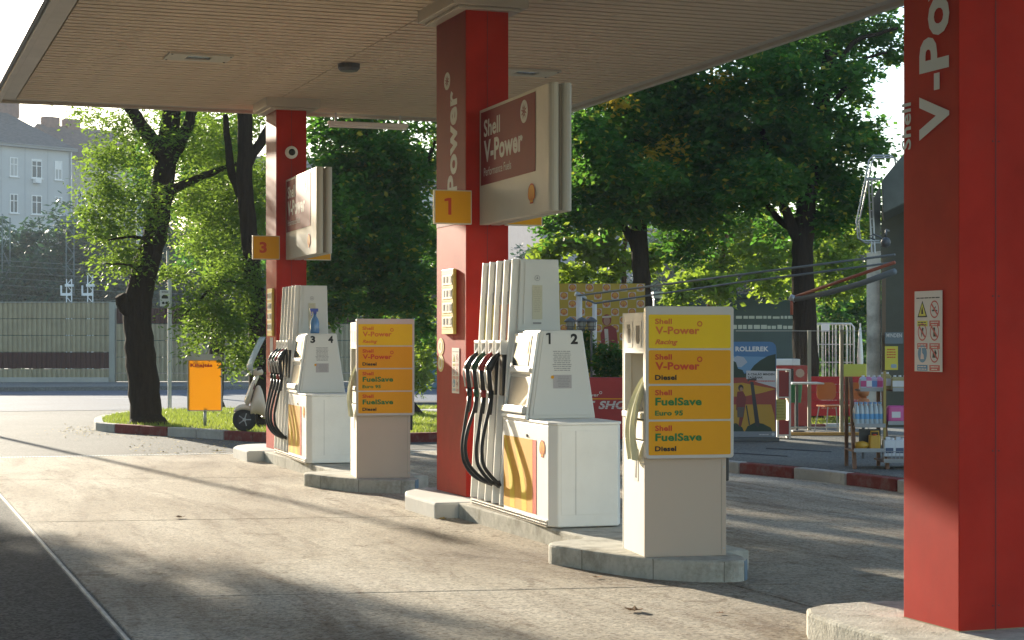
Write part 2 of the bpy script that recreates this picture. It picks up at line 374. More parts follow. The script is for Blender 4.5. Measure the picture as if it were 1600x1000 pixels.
# ------------------------------------------------------------------ GROUND
GZ = -.012
o = MB().add([(-250, -50, GZ), (320, -50, GZ), (320, 320, GZ), (-250, 320, GZ)], [(0, 1, 2, 3)]).build('ground', forelane); tag(o, kind='structure')
# darker asphalt left of the slabs
o = MB().add([(-40, -20, GZ+.004), (1.30, -20, GZ+.004), (1.30, 20.5, GZ+.004), (.4, 23, GZ+.004), (-3, 26, GZ+.004), (-40, 30, GZ+.004)], [(0, 1, 2, 3, 4, 5)]).build('asphalt_lane', asphalt); tag(o, kind='structure')
# concrete slabs of the forecourt, joints slightly skewed
fc = bpy.data.objects.new('forecourt', None); sc.collection.objects.link(fc); tag(fc, kind='structure')
def joint(y0, x): return y0-.2*(x-1.35)*(.35 if y0 > 24 else 1)
xs = [1.35, 5.35, 9.3, 10.65]; ys = [-4, 1.3, 6.3, 11.33, 16.3, 21.35, 25.4]
for i in range(3):
    for j in range(6):
        xa, xb = xs[i]+.008, xs[i+1]-.008; g = .009
        ext = 0
        MB().prism([(xa, joint(ys[j], xa)+g), (xb, joint(ys[j], xb)+g), (xb, joint(ys[j+1], xb)-g), (xa, joint(ys[j+1], xa)-g)], -.15, 0).build('concrete_slab', concrete, fc, .006, seg=1)
box('slab_edging', mat('pale_edging', (.36, .34, .30), .7, var=.3, vscale=8, bump=.004), fc, 1.312, -4, -.12, 1.335, 25.35, .004, .004)
# slotted drain along the far end
box('drain_channel', mat('drain_dark', (.05, .05, .05), .8), fc, 1.35, 25.3, -.1, 10.6, 25.55, -.006)
dg = MB()
for k in range(230):
    x = 1.37+k*.04; dg.box(x, 25.33-.07*(x-1.35), -.004, x+.022, 25.49-.07*(x-1.35), .004)
tag(dg.build('drain_grating', steel, fc), kind='stuff')
# road beyond, its far pavement
o = MB().add([(-120, 41.2, GZ+.006), (150, 41.2, GZ+.006), (150, 57.6, GZ+.006), (-120, 57.6, GZ+.006)], [(0, 1, 2, 3)])
rw = lambda p: Vector((p.x, p.y+.9-(p.x-4)*.36*.12, p.z))
o = o.map(rw).build('road', roadm); tag(o, kind='structure')
for k, (ya, yb, xx) in enumerate([(49.3, 49.42, range(-30, 70, 6))]):
    b = MB()
    for x in xx: b.add([(x, ya, GZ+.011), (x+3, ya, GZ+.011), (x+3, yb, GZ+.011), (x, yb, GZ+.011)], [(0, 1, 2, 3)])
    tag(b.map(rw).build('lane_markings', mat('road_paint', (.55, .57, .58), .6)), kind='structure')
o = MB().box(-120, 57.6, -.1, 150, 64.5, .13).map(rw).build('far_pavement', pavem, None, .01); tag(o, kind='structure')

# ------------------------------------------------------------------ grass island with red and white kerb
def smooth_poly(pts, n=6):
    out = []; m = len(pts)
    for i in range(m):
        p0, p1, p2, p3 = [Vector(pts[(i+k-1) % m]) for k in range(4)]
        for k in range(n):
            t = k/n; out.append(.5*((2*p1)+(-p0+p2)*t+(2*p0-5*p1+4*p2-p3)*t*t+(-p0+3*p1-3*p2+p3)*t**3))
    return out
isl = [(3.95, 33.4), (4.05, 32.0), (5.2, 29.6), (6.1, 27.8), (7.6, 27.2), (11, 27.3), (16, 27.6), (24, 28), (40, 29), (40, 38.5), (24, 38.3), (12, 38.6), (6.5, 38.9), (4.6, 36.6)]
ip = smooth_poly(isl, 8)
gi = bpy.data.objects.new('grass_island', None); sc.collection.objects.link(gi); tag(gi, kind='structure')
inner = []; m_ = len(ip)
for i, p in enumerate(ip):
    t = (ip[(i+1) % m_]-ip[i-1]).normalized(); nrm = Vector((t.y, -t.x)) ; inner.append(p-nrm*.16)
MB().prism([(p.x, p.y) for p in inner], -.1, .115).build('turf', turf, gi)
kred = mat('red_kerb_paint', (.20, .045, .04), .8, .1, var=.2, dirt=.8, dcol=(.22, .19, .17), dscale=6, bump=.003)
kwhite = mat('white_kerb_paint', (.46, .45, .42), .8, .1, var=.2, dirt=.8, dcol=(.22, .20, .17), dscale=6, bump=.003)
def kerb_run(pts, width, h, parent, step, pattern, z0=-.1):
    # walk the line and drop a kerb stone every `step` metres
    cum = [0]
    for a, b in zip(pts, pts[1:]): cum.append(cum[-1]+(b-a).length)
    def at(s):
        s = max(0, min(cum[-1]-1e-4, s)); i = next(k for k in range(len(cum)-1) if cum[k+1] > s); f = (s-cum[i])/(cum[i+1]-cum[i]); a, b = pts[i], pts[i+1]
        t = (b-a).normalized(); return a+(b-a)*f, Vector((t.y, -t.x))
    s = 0; k = 0
    while s < cum[-1]-step*.5:
        poly_o = []; poly_i = []
        for q in range(4):
            p, nn = at(s+.012+(step-.024)*q/3); poly_o.append((p.x, p.y)); poly_i.append((p.x-nn.x*width, p.y-nn.y*width))
        MB().prism(poly_o+poly_i[::-1], z0, h+random.uniform(-.004, .004)).build('kerb_stone', pattern(k, s), parent, .015)
        s += step; k += 1
near = ip[0:7*8]
kerb_run([Vector(p) for p in near], .16, .14, gi, .8, lambda k, s: kwhite if (k < 2 or (k//2) % 2 == 0) else kred)
kerb_run([Vector(p) for p in ip[9*8:]]+[Vector(ip[0])], .16, .13, gi, 1.6, lambda k, s: kerbconc)
box('paved_path', mat('pale_paving', (.36, .35, .33), .8, var=.12), gi, 8.2, 35.4, .0, 30, 36.9, .125)
def grass(name, polyfn, n, h, z, parent):
    pts = np.array([polyfn() for _ in range(n)]); a = rng.uniform(0, 2*np.pi, n); hh = rng.uniform(.5, 1.2, n)*h; ww = rng.uniform(.006, .014, n)
    lean = rng.normal(0, .35, (n, 2))*hh[:, None]
    V = np.zeros((n, 3, 3)); V[:, 0, 0] = pts[:, 0]-ww*np.cos(a); V[:, 0, 1] = pts[:, 1]-ww*np.sin(a); V[:, 1, 0] = pts[:, 0]+ww*np.cos(a); V[:, 1, 1] = pts[:, 1]+ww*np.sin(a)
    V[:, 2, 0] = pts[:, 0]+lean[:, 0]; V[:, 2, 1] = pts[:, 1]+lean[:, 1]; V[:, :, 2] = z; V[:, 2, 2] = z+hh
    return mesh_np(name, V.reshape(-1, 3), 3, grassm, parent)
def mesh_np(name, V, k, m, parent=None, smooth=False):
    n = len(V)//k; me = bpy.data.meshes.new(name); me.vertices.add(len(V)); me.vertices.foreach_set('co', V.astype(np.float32).ravel())
    me.loops.add(len(V)); me.loops.foreach_set('vertex_index', np.arange(len(V), dtype=np.int32))
    me.polygons.add(n); me.polygons.foreach_set('loop_start', np.arange(0, len(V), k, dtype=np.int32)); me.polygons.foreach_set('loop_total', np.full(n, k, dtype=np.int32))
    me.update(calc_edges=True); me.materials.append(m); return link(name, me, parent)
def inpoly(x, y, P):
    c = False; j = len(P)-1
    for i in range(len(P)):
        if (P[i][1] > y) != (P[j][1] > y) and x < (P[j][0]-P[i][0])*(y-P[i][1])/(P[j][1]-P[i][1])+P[i][0]: c = not c
        j = i
    return c
innp = [(p.x, p.y) for p in inner]
def gp():
    while True:
        x, y = random.uniform(4, 22), random.uniform(27.4, 38.6)
        if inpoly(x, y, innp) and not (35.3 < y < 37 and x > 8.1): return (x, y)
g = grass('grass', gp, 60000, .07, .112, None)
tag(g, 'short sunlit green grass on the kerbed island beyond the pumps', 'grass', kind='stuff')

# ------------------------------------------------------------------ shop pavement on the right with red and white kerb
sp = bpy.data.objects.new('shop_pavement', None); sc.collection.objects.link(sp); tag(sp, kind='structure')
kl = [G(1110, 716, .13), G(1147, 720, .13), G(1215, 726, .13), G(1300, 734, .13), G(1410, 747, .13), G(1560, 770, .13)]
kl2 = [Vector((p.x, p.y)) for p in kl]; kl2 = [kl2[0]+(kl2[0]-kl2[1]).normalized()*3.2]+kl2+[kl2[-1]+Vector((.3, -6))]
def mk(k, s): return kred if k % 2 == 0 else kwhite
kerb_run([Vector(p) for p in kl2], -.15, .13, sp, 1.0, mk)
MB().prism([(p.x+.155, p.y) for p in kl2]+[(60, 8), (60, 27), (18, 26.8), (11.5, 26.6)], -.1, .118).build('paving', pavem, sp)

# ------------------------------------------------------------------ CANOPY
CX0, CX1, CY0, CY1, CZ = 1.71, 9.30, -3.0, 25.0, 4.85
cn = T('canopy', 'beige slatted filling station canopy roof carried by the red columns', 'canopy')
box('roof_deck', trimm, cn, CX0+.02, CY0+.02, CZ+.06, CX1-.02, CY1-.02, CZ+.55)
for nm, a in (('fascia', (CX0-.06, CY0, CZ-.05, CX0+.02, CY1, CZ+.62)), ('fascia', (CX1-.02, CY0, CZ-.05, CX1+.06, CY1, CZ+.62)), ('fascia', (CX0-.06, CY1, CZ-.05, CX1+.06, CY1+.07, CZ+.62))):
    box(nm, trimm, cn, *a, .008)
for a in ((CX0+.023, CY0, CZ-.012, CX0+.20, CY1-.003, CZ+.03), (CX1-.16, CY0, CZ-.012, CX1-.023, CY1-.003, CZ+.03), (CX0+.203, CY1-.15, CZ-.012, CX1-.163, CY1-.004, CZ+.03)):
    box('edge_trim', trimm, cn, *a, .006)
box('edge_gutter', darksteel, cn, CX0-.11, CY0, CZ-.02, CX0-.065, CY1, CZ+.1)
SEAM = 5.22
sl1 = MB(); sl1.prism([(0, 0), (.140, 0), (.140, .02), (.128, .045), (.012, .045), (0, .02)], CX0+.21, SEAM-.008, 'yz')
sl2 = MB(); sl2.prism([(0, 0), (.140, 0), (.140, .02), (.128, .045), (.012, .045), (0, .02)], SEAM+.008, CX1-.17, 'yz')
pitch = .186; first = True; nsl = int((CY1-.16-CY0)/pitch)
protos = []
for sb in (sl1, sl2):
    ob = sb.build('ceiling_slat', slatm, cn); ob.location = (0, CY1-.16-pitch, CZ-.02); protos.append(ob)
for k in range(1, nsl):
    for pr in protos:
        c = pr.copy(); sc.collection.objects.link(c); c.location = (0, CY1-.16-pitch*(k+1), CZ-.02+random.uniform(-.0015, .0015))
box('ceiling_backing', mat('slat_gap_dark', (.17, .135, .10), .8), cn, CX0+.2, CY0, CZ+.032, CX1-.16, CY1-.15, CZ+.05)
# ceiling fixtures
def fixture(px0, py0, px1, py1, label):
    a = G(px0, py0, CZ-.03); b = G(px1, py1, CZ-.03); cx, cy = (a.x+b.x)/2, (a.y+b.y)/2
    t = T('ceiling_light', label, 'light', (cx, cy, CZ-.022), 0, 'recessed lights in the canopy ceiling')
    wx = .36; wy = .24
    MB().box(-wx, -wy, -.025, -.14, wy, 0).box(.14, -wy, -.025, wx, wy, 0).box(-.14, -wy, -.025, .14, -.11, 0).box(-.14, .11, -.025, .14, wy, 0).build('frame', mat('light_frame', (.5, .46, .38), .5), t)
    box('lens', mat('lamp_lens', (.10, .14, .16), .15), t, -.14, -.11, -.012, .14, .11, -.002)
    for q in ((-.33, -.21), (.33, -.21), (-.33, .21), (.33, .21)): MB().lathe([(.012, -.032), (.012, -.026)], 8, (q[0], q[1], 0)).build('screw', darksteel, t)
fixture(266, 96, 356, 81, 'square recessed light in the left half of the canopy ceiling')
fixture(795, 118, 850, 107, 'square recessed light half hidden behind the middle red column')
p = G(545, 101, CZ-.03); o = MB().lathe([(.02, -.09), (.10, -.085), (.13, -.05), (.13, 0)], 20).build('ceiling_speaker', darksteel); o.location = (p.x, p.y, CZ-.022)
tag(o, 'small round black disc fixed to the canopy ceiling between the columns', 'ceiling speaker')
a = D(517, 182, 25.2); b = D(655, 190, 25.6)
t = T('tube_light', 'white tube light hung under the far canopy edge right of the far column', 'light', (a.x, 24.75, 4.66))
MB().box(0, -.04, 0, 1.18, .04, .05).build('housing', white, t, .01); MB().tube([(.02, 0, -.02), (1.16, 0, -.02)], .018, 8).build('tube', white, t)
MB().box(.1, -.01, .05, .13, .01, .17).box(1.05, -.01, .05, 1.08, .01, .17).build('bracket', steel, t)

# ------------------------------------------------------------------ COLUMNS
def column(x, y, wx, dy, label, what):
    t = T('column', label, 'column', (x, y, .14), 0, 'red canopy columns')
    H = CZ-.14-.14
    MB().box(0, 0, 0, wx, dy, H).build('shaft', red, t, .006)
    se = MB().box(wx/2-.003, -.0025, 0, wx/2+.003, -.0005, H)
    for k in range(6):
        for dx in (-.018, .018): se.box(wx/2+dx-.004, -.005, .12+k*.78, wx/2+dx+.004, -.001, .128+k*.78)
    se.build('seam', mat('seam_dark', (.14, .012, .01), .6), t)
    MB().box(-.0025, dy/2-.002, 2.55, -.0005, dy/2+.002, 2.552).build('face_joint', darkred, t)
    MB().box(-.16, -.12, H, wx+.16, min(dy+.12, CY1-y-.02), CZ-.14-.002).build('cap', capm, t, .008)
    MB().box(-.10, -.07, H-.03, wx+.10, min(dy+.07, CY1-y-.03), H-.002).build('cap_moulding', capm, t, .005)
    # upper cladding on left face: canopy shade put into its colour, behind the lettering
    O = (-.001, dy, 0)
    zc0 = 2.56
    if y > 10: flat('shade_panel', [(0.004, zc0), (dy-.004, zc0), (dy-.004, H-.035), (.004, H-.035)], darkred, t, O, NY, U_Z, .0005, .002)
    return t, O
def vpower_vertical(t, dy, zP, k=1.0, full=True):
    # letters read upwards: u = +Z, v = +Y
    base = .84*dy if dy < .6 else .72*dy
    yb = dy-base
    text('Power', lettergrey, t, (-.001, yb, 0), U_Z, U_Y, .98, .27*k, .035, x=zP, off=.004)
    if full:
        flat('lettering', [(zP-.10, .085*k), (zP-.10, .135*k), (zP-.015, .135*k), (zP-.015, .085*k)], lettergrey, t, (-.001, yb, 0), U_Z, U_Y, .003, .001)
        text('V', lettergrey, t, (-.001, yb, 0), U_Z, U_Y, .225, .27*k, .035, x=zP-.345, off=.004)
        text('Shell', lettergrey, t, (-.001, yb+.35, 0), U_Z, U_Y, .245, .085, .02, x=zP-.38, off=.004)
col1, O1 = column(5.27, 15.84, .42, .91, 'middle red canopy column behind the pump numbered 1 and 2', 'm')
col3, O3 = column(5.17, 23.55, .41, .65, 'far red canopy column behind the pump numbered 3 and 4', 'f')
col5, O5 = column(5.15, 7.67, .43, .51, 'large near red column at the right edge reading Shell V-Power', 'n')
vpower_vertical(col1, .91, 2.86, 1.1, False); vpower_vertical(col5, .51, 2.84)
burst(col1, .35, 4.0-.05, .085, (-.001, .91, 0), NY, U_Z, 1.1, off=.004)
safety_sheet(col5, .115, 1.30, .255, .415, O5, NY, U_Z)
s = safety_sheet(col1, .27+.23, .96+.0, .22, .43, O1, NY, U_Z)
# dark shaded upper half joint on the near column
def price_card(t, y0, y1, z0, z1, label, cat):
    g_ = T('price_holder', label, cat, (t.location.x, t.location.y, t.location.z), 0, 'yellow price holders on the columns')
    MB().box(-.035, y0, z0, -.003, y1, z1).build('board', mat('yellow_card', (.62, .46, .08), .5, var=.05), g_, .004)
    h = (z1-z0)
    for k in range(4):
        zc = z1-h*(.16+.215*k); yy0 = y1-.03; wN = (y1-y0-.06)
        box('number_window', mat('card_white', (.66, .63, .56), .5), g_, -.040, y0+.03, zc-.05, -.0355, y1-.03, zc+.045)
        for q in range(3):
            ya = y0+.05+wN*q/3; box('digit', ink if (k+q) % 3 else darksteel, g_, -.0425, ya, zc-.03, -.0405, ya+wN*.17, zc+.03)
        box('divider', mat('card_groove', (.35, .24, .03), .6), g_, -.0365, y0+.01, zc-.075, -.0355, y1-.01, zc-.068)
price_card(col1, .28, .64, 1.52, 2.14, 'yellow price holder with four number windows on the middle column', 'price holder')
price_card(col3, .12, .42, 1.52, 2.16, 'yellow price holder with four number windows on the far column', 'price holder')
flat('paper_notice', [(.26, 1.14), (.45, 1.14), (.45, 1.5), (.26, 1.5)], mat('worn_notice', (.5, .44, .40), .6, dirt=.5, dcol=(.3, .12, .1), dscale=12), col3, O3, NY, U_Z)
# worn yellow sticker beside it
b = MB(); yy = .16
for k in range(2):
    b.prism(circle(.14, 1.40-k*.16, .10, 16, .085), .0, .002)
st = b.map(plane_map(O1, NY, U_Z, .001)).build('worn_sticker', mat('sticker_yellow', (.66, .48, .14), .55, var=.1), col1)
for k in range(2): ring('sticker_mark', .14, 1.40-k*.16, .06, .02, mat('sticker_pale', (.7, .66, .55), .5), col1, O1, NY, U_Z, .005)
st['label'] = 'worn yellow and white twisted sticker'
# dome camera on far column
c = MB().lathe([(.085, 0), (.085, .03), (.06, .05)], 20).build('security_camera', white); c.rotation_euler = (R(90), 0, 0); c.location = (5.17+.2, 23.55-.001, 1.6+(532-235)/F*23.7)
tag(c, 'small white round security camera high on the far red column', 'camera')
l = MB().lathe([(.045, .051), (.043, .062), (.02, .07)], 16).build('lens', blackp, c, smooth=True)

# ------------------------------------------------------------------ V-POWER SIGNS and number plates
def vsign(x, y, label, n, platelabel):
    t = T('fuel_sign', label, 'sign', (x, y, 2.675), R(-1.6), 'fuel signs bracketed to the columns')
    Lh, Hh, th = 1.98, 1.065, .085
    for k, x0 in enumerate((0, .112)):
        b = MB(); r = .05
        sec = [(x0, 0), (x0+th, 0), (x0+th, -Lh+r)]+[(x0+th/2+th/2*math.cos(a), -Lh+r-r*math.sin(a)) for a in [R(q) for q in (25, 50, 75, 105, 130, 155)]]+[(x0, -Lh+r)]
        b.prism(sec, 0, Hh).build('sign_case', mat('sign_case_back', (.44, .42, .37), .5, .25) if k else mat('sign_case_white', (.50, .46, .38), .55, .2, var=.04), t, .004)
    box('case_joint', mat('joint_beige', (.16, .13, .09), .6), t, th+.001, -Lh+.03, .01, .111, -.02, Hh-.01)
    box('bracket', darksteel, t, .03, .002, .3, .18, .06, .75)
    O = (-.001, -.02, 0)
    lw = Lh*.80
    flat('red_field', [(.03, .36), (lw, .36), (lw, Hh-.03), (.03, Hh-.03)], darkred, t, O, NY, U_Z, .001, .0015)
    text('Shell', lettergrey, t, O, NY, U_Z, .48, .155, .022, x=.13, y=.80, off=.004)
    text('V-Power', lettergrey, t, O, NY, U_Z, 1.12, .20, .035, x=.13, y=.565, off=.004)
    text('Performance Fuels', lettergrey, t, O, NY, U_Z, .80, .075, .0, x=.13, y=.44, off=.004)
    burst(t, lw-.30, .90, .10, O, NY, U_Z, 1.0, off=.003)
    emblem(t, lw-.10, .17, .17, O, NY, U_Z, .003)
    for sgn, lx in ((0, -.46), (1, .24)):
        p_ = T('number_plate', platelabel[sgn], 'sign', (x+lx, y-.055, 2.675), 0, 'yellow pump number plates on the columns')
        MB().box(0, 0, 0, .365, .045, .315).build('plate', mat('plate_border', (.60, .56, .46), .5), p_, .004)
        flat('yellow_field', [(.01, .01), (.355, .01), (.355, .305), (.01, .305)], orange, p_, (0, 0, 0), U_X, U_Z, .001, .001)
        if n+sgn == 1: one(redink, p_, (0, 0, 0), U_X, U_Z, .155, .135, .085, .003)
        else: text(str(n+sgn), redink, p_, (0, 0, 0), U_X, U_Z, .10, .145, .04, x=.09, y=.085, off=.003)
    return t
vsign(5.39, 15.80, 'large dark red Shell V-Power sign on the middle column', 1, ('yellow plate with red number 1 on the middle column', 'yellow plate hidden behind the large V-Power sign'))
vsign(5.29, 23.51, 'smaller-looking Shell V-Power sign on the far column', 3, ('yellow plate with red number 3 on the far column', 'yellow plate hidden behind the far V-Power sign'))

# ------------------------------------------------------------------ PUMP ISLANDS
def island(x, y, sc_y, label, grp='raised concrete pump islands'):
    t = T('pump_island', label, 'concrete island', (x, y, 0), 0, grp)
    # local frame: origin at the near left end of the narrow body
    poly_mid = [(.0, .9), (.0, 4.45), (1.0, 4.45), (1.0, .9)]
    poly_mid = [(.02, .35), (.02, sc_y), (.92, sc_y), (.80, .35)]
    MB().prism(poly_mid, -.02, .135).build('deck', kerbconc, t, .012)
    # rounded near block
    nb = smooth_poly([(-.36, 1.22), (-.30, .75), (-.12, .22), (.10, -.07), (.33, -.20), (.50, -.17), (.58, .04), (.61, .5), (.66, 1.2), (.3, 1.45)], 9)
    nb = [(p.x, p.y) for p in nb]
    MB().prism(nb, -.02, .142).build('rounded_end_block', kerbconc, t, .02)
    # far block, wider, with the square step at its near side
    fb = [(-.20, sc_y), (.95, sc_y), (.98, sc_y+.8), (.80, sc_y+1.45), (.45, sc_y+1.70), (.12, sc_y+1.62), (-.08, sc_y+1.35), (-.20, sc_y+.95)]
    MB().prism(fb, -.02, .140).build('far_end_block', mat('bright_kerb_concrete', (.52, .51, .48), .8, .3, var=.1, vscale=6, bump=.003, bscale=60, dirt=.35, dcol=(.25, .23, .18), dscale=3), t, .02)
    bpaint = mat('worn_blue_kerb_paint', (.13, .18, .23), .75, .2, var=.2, dirt=.6, dcol=(.3, .29, .26), dscale=7)
    cx_ = sum(p[0] for p in nb)/len(nb); cy_ = sum(p[1] for p in nb)/len(nb)
    seg_ = [p for p in nb if p[0] > .48 and p[1] < .75]
    out_ = [(cx_+(p[0]-cx_)*1.012, cy_+(p[1]-cy_)*1.006) for p in seg_]; in_ = [(cx_+(p[0]-cx_)*.97, cy_+(p[1]-cy_)*.97) for p in seg_]
    MB().prism(out_+in_[::-1], 0, .132).build('blue_paint', bpaint, t, .006)
    for f_ in (.20, .47, .80):
        p_ = nb[int(len(nb)*f_*.5)]; MB().box(p_[0]-.0015, p_[1]-.003, 0, p_[0]+.0015, p_[1]+.03, .135).build('kerb_joint', mat('joint_dark', (.16, .145, .11), .9), t)
    return t
island(5.02, 10.87, 4.50, 'near raised concrete island with square notch under the large white pump')
island(4.95, 18.22, 5.2, 'far raised concrete island behind the near one, under the small-looking pump')
t5 = T('pump_island', 'raised concrete island under the near red column at lower right', 'concrete island', (4.74, 2.6, 0), 0, 'raised concrete pump islands')
fb = smooth_poly([(0, 0), (1.15, 0), (1.15, 5.2), (1.05, 5.95), (.75, 6.13), (.25, 6.18), (.05, 5.98), (0, 5.6)], 5)
fb = [(0, 0), (1.15, 0), (1.15, 5.5), (1.08, 5.9), (.85, 6.12), (.5, 6.17), (.25, 6.15), (.1, 6.06), (.02, 5.9), (0, 5.6)]
MB().prism(fb, -.02, .14).build('deck', kerbconc, t5, .02)
MB().box(.41, 5.07, .1405, .84, 5.58, .146).build('column_grout', mat('ochre_grout', (.25, .2, .12), .9), t5)

# ------------------------------------------------------------------ DISPENSERS
def hose(parent, pts, r, col, name='hose'):
    v = [Vector(p) for p in pts]; out = []
    for i in range(len(v)-1):
        p0, p1, p2, p3 = v[max(i-1, 0)], v[i], v[i+1], v[min(i+2, len(v)-1)]
        for k in range(7):
            t = k/7; out.append(.5*((2*p1)+(-p0+p2)*t+(2*p0-5*p1+4*p2-p3)*t*t+(-p0+3*p1-3*p2+p3)*t**3))
    out.append(v[-1]); return MB().tube(out, r, 8).build(name, col, parent, smooth=True)
def dispenser(x, y, n, label):
    t = T('fuel_dispenser', label, 'fuel pump', (x, y, .14), R(-2.5), 'white fuel dispensers on the islands')
    W, L1, L2 = .60, 1.28, 2.26
    box('plinth', darksteel, t, .06, L1+.01, .0, W-.06, L2-.03, .05)
    sk = MB()
    for k in range(44):
        for r_ in range(2):
            yy_ = .1+k*.048; sk.box(-.016, yy_, .008+r_*.022, -.010, yy_+.03, .022+r_*.022)
    MB().box(-.012, .10, 0, -.002, L2-.02, .055).build('skirt', alu, t); tag(sk.build('skirt_perforations', blackp, t), kind='stuff')
    # lower housing: chamfered plan
    hp = [(.0, .09), (.05, .0), (W-.05, 0), (W, .09), (W, L1), (0, L1)]
    b = MB(); n_ = len(hp)
    low = [(px_+(.03 if px_ < .1 and i in (0, 1) else 0), py_+(.015 if py_ < .05 else 0)) for i, (px_, py_) in enumerate(hp)]
    b.prism(hp, .004, .80).build('lower_housing', white, t, .012, seg=3)
    MB().prism([(px_-.006 if px_ < .3 else px_+.006, py_-.006 if py_ < .1 else py_) for px_, py_ in hp], .80, .822).build('housing_lid', white, t, .006)
    # end access panel outline
    pe = MB(); e0, e1, z0, z1 = .075, W-.075, .10, .755
    pe.box(e0, -.004, z0, e1, -.001, z1); pe.build('access_panel', white, t, .002)
    box('panel_joint', greyink, t, .195, -.0055, z0, .198, -.0045, z1)
    # left face graphics: u = -Y from the far end
    O = (-.001, L1, 0); fx = L1-.09
    flat('amber_graphic', [(0.02, .075), (.80, .075), (.80, .665), (.02, .665)], orange, t, O, NY, U_Z, .0005, .0015)
    flat('red_stripe', [(.805, .075), (.90, .075), (.90, .665), (.805, .665)], redink, t, O, NY, U_Z, .0005, .0015)
    for (xa, xb, xc, xd) in ((.30, .40, .80, .52), (.04, .10, .42, .20)):
        sw = MB(); N_ = 12; vs = []
        for k in range(N_+1):
            f_ = k/N_; zz = .665-.59*f_; cx = xa+(xd-xa)*math.sin(f_*math.pi/2); ww = .035+.10*math.sin(f_*math.pi*.6)
            vs += [(cx, zz, 0), (min(cx+ww, .80), zz, 0)]
        sw.add(vs, [(2*k, 2*k+1, 2*k+3, 2*k+2) for k in range(N_)]); sw.map(plane_map(O, NY, U_Z, .003)).build('yellow_swoosh', yellow2, t)
    emblem(t, 1.05, .60, .135, O, NY, U_Z, .001)
    lk = MB().lathe([(.013, 0), (.013, .008)], 10).build('lock', blackp, t); lk.rotation_euler = (0, R(-90), 0); lk.location = (-.001, L1-.66, .69)
    # head
    HZ0, HZ1 = .822, 1.545; y0, y1 = .62, L1
    b = MB(); xb0, xb1, xt0, xt1 = .012, W-.012, .118, W-.118
    b.frus((xb0, y0, xb1, y1), HZ0, (xt0, y0+.02, xt1, y1), HZ1).build('head', offwhite, t, .014, seg=3)
    # end panel rim
    def hx(z, s_):   # left / right edge of the head at height z
        f_ = (z-HZ0)/(HZ1-HZ0); return (xb0+(xt0-xb0)*f_) if s_ == 0 else (xb1+(xt1-xb1)*f_)
    def hy(z): return y0+.02*(z-HZ0)/(HZ1-HZ0)
    i_ = .028
    pz = [HZ0+.03, HZ1-.025]
    MB().add([(hx(z, 0)+i_, hy(z)-.006, z) if k in (0, 3) else (hx(z, 1)-i_, hy(z)-.006, z) for k, z in enumerate((pz[0], pz[0], pz[1], pz[1]))]+
             [(hx(z, 0)+i_, hy(z)+.002, z) if k in (0, 3) else (hx(z, 1)-i_, hy(z)+.002, z) for k, z in enumerate((pz[0], pz[0], pz[1], pz[1]))],
             [(0, 1, 2, 3), (4, 7, 6, 5), (0, 4, 5, 1), (1, 5, 6, 2), (2, 6, 7, 3), (3, 7, 4, 0)]).build('end_panel', offwhite, t, .003)
    Oe = Vector((0, y0-.006, 0)); ve = Vector((0, .02, HZ1-HZ0)).normalized()
    zt = 1.43
    Oe = Vector((0, hy(zt)-.007, zt))
    if n == 1: one(ink, t, Oe, U_X, ve, .092, .185, 0, .001)
    else: text(str(n), ink, t, Oe, U_X, ve, .06, .085, .045, x=.155, off=.001)
    text(str(n+1), ink, t, Oe, U_X, ve, .062, .085, .045, x=.375, off=.001)
    Of = Vector((0, hy(1.08)-.007, 1.08))
    fineprint(t, .215, .13, .385, .30, 11, greyink, Of, U_X, ve, .001)
    flat('notice_sticker', [(.22, -.01), (.38, -.01), (.38, .10), (.22, .10)], mat('grey_notice', (.42, .38, .37), .6), t, Of, U_X, ve, .001, .001)
    fineprint(t, .25, .0, .37, .09, 7, greyink, Of, U_X, ve, .0025)
    flat('notice_icon', circle(.215, .082, .014, 12), yellow, t, Of, U_X, ve, .003, .0005)
    # left display face: slanted frame in the plane through the left edge
    Ol = Vector((xb0-.002, y1, HZ0)); vl = Vector((xt0-xb0, 0, HZ1-HZ0)).normalized(); HH = (HZ1-HZ0)/vl.z; LL = y1-y0
    def lf(nm, x0, x1_, z0_, z1_, m, off=.002, th=.006, bev=.003):
        b_ = MB().box(x0, z0_, 0, x1_, z1_, th); b_.map(plane_map(Ol, NY, vl, off)); return b_.build(nm, m, t, bev)
    lf('display_bezel', .03, LL-.03, .36, HH-.03, greywhite, .001, .012)
    lf('display_glass', .07, LL-.16, HH-.30, HH-.05, mat('display_glass', (.07, .08, .07), .06, .6), .014, .003, 0)
    lf('display_screen', .20, LL-.20, HH-.20, HH-.10, mat('display_green', (.26, .30, .18), .15), .018, .002, 0)
    lf('keypad_panel', .06, LL-.06, .375, HH-.31, white, .014, .02, .01)
    lf('card_slot', .10, .30, .42, .428, blackp, .035, .001, 0)
    lf('recess_back', .04, LL-.05, .08, .34, mat('recess_grey', (.17, .175, .18), .4), .0015, .003, 0)
    lf('recess_tray', .03, LL-.04, .035, .10, greywhite, .001, .05, .01)
    lf('recess_frame', LL-.05, LL-.015, .03, HH-.02, white, .001, .02, .004)
    lf('recess_frame', .0, .035, .03, HH-.02, white, .001, .014, .004)
    lf('head_sill', .0, LL, -.005, .032, white, .001, .03, .006)
    # mast with four hose bays on the left side
    mb = MB(); Z1 = 2.15
    mb.frus((.055, L1+.004, W-.055, L2), .05, (.155, L1+.004, W-.105, L2), Z1).build('mast', offwhite, t, .008)
    flat('mast_end_panel', [(.175, 1.6), (.435, 1.6), (.42, Z1-.02), (.195, Z1-.02)], offwhite, t, (0, L1+.002, 0), U_X, U_Z, .001, .004)
    Om = (0, L1-.004, 0)
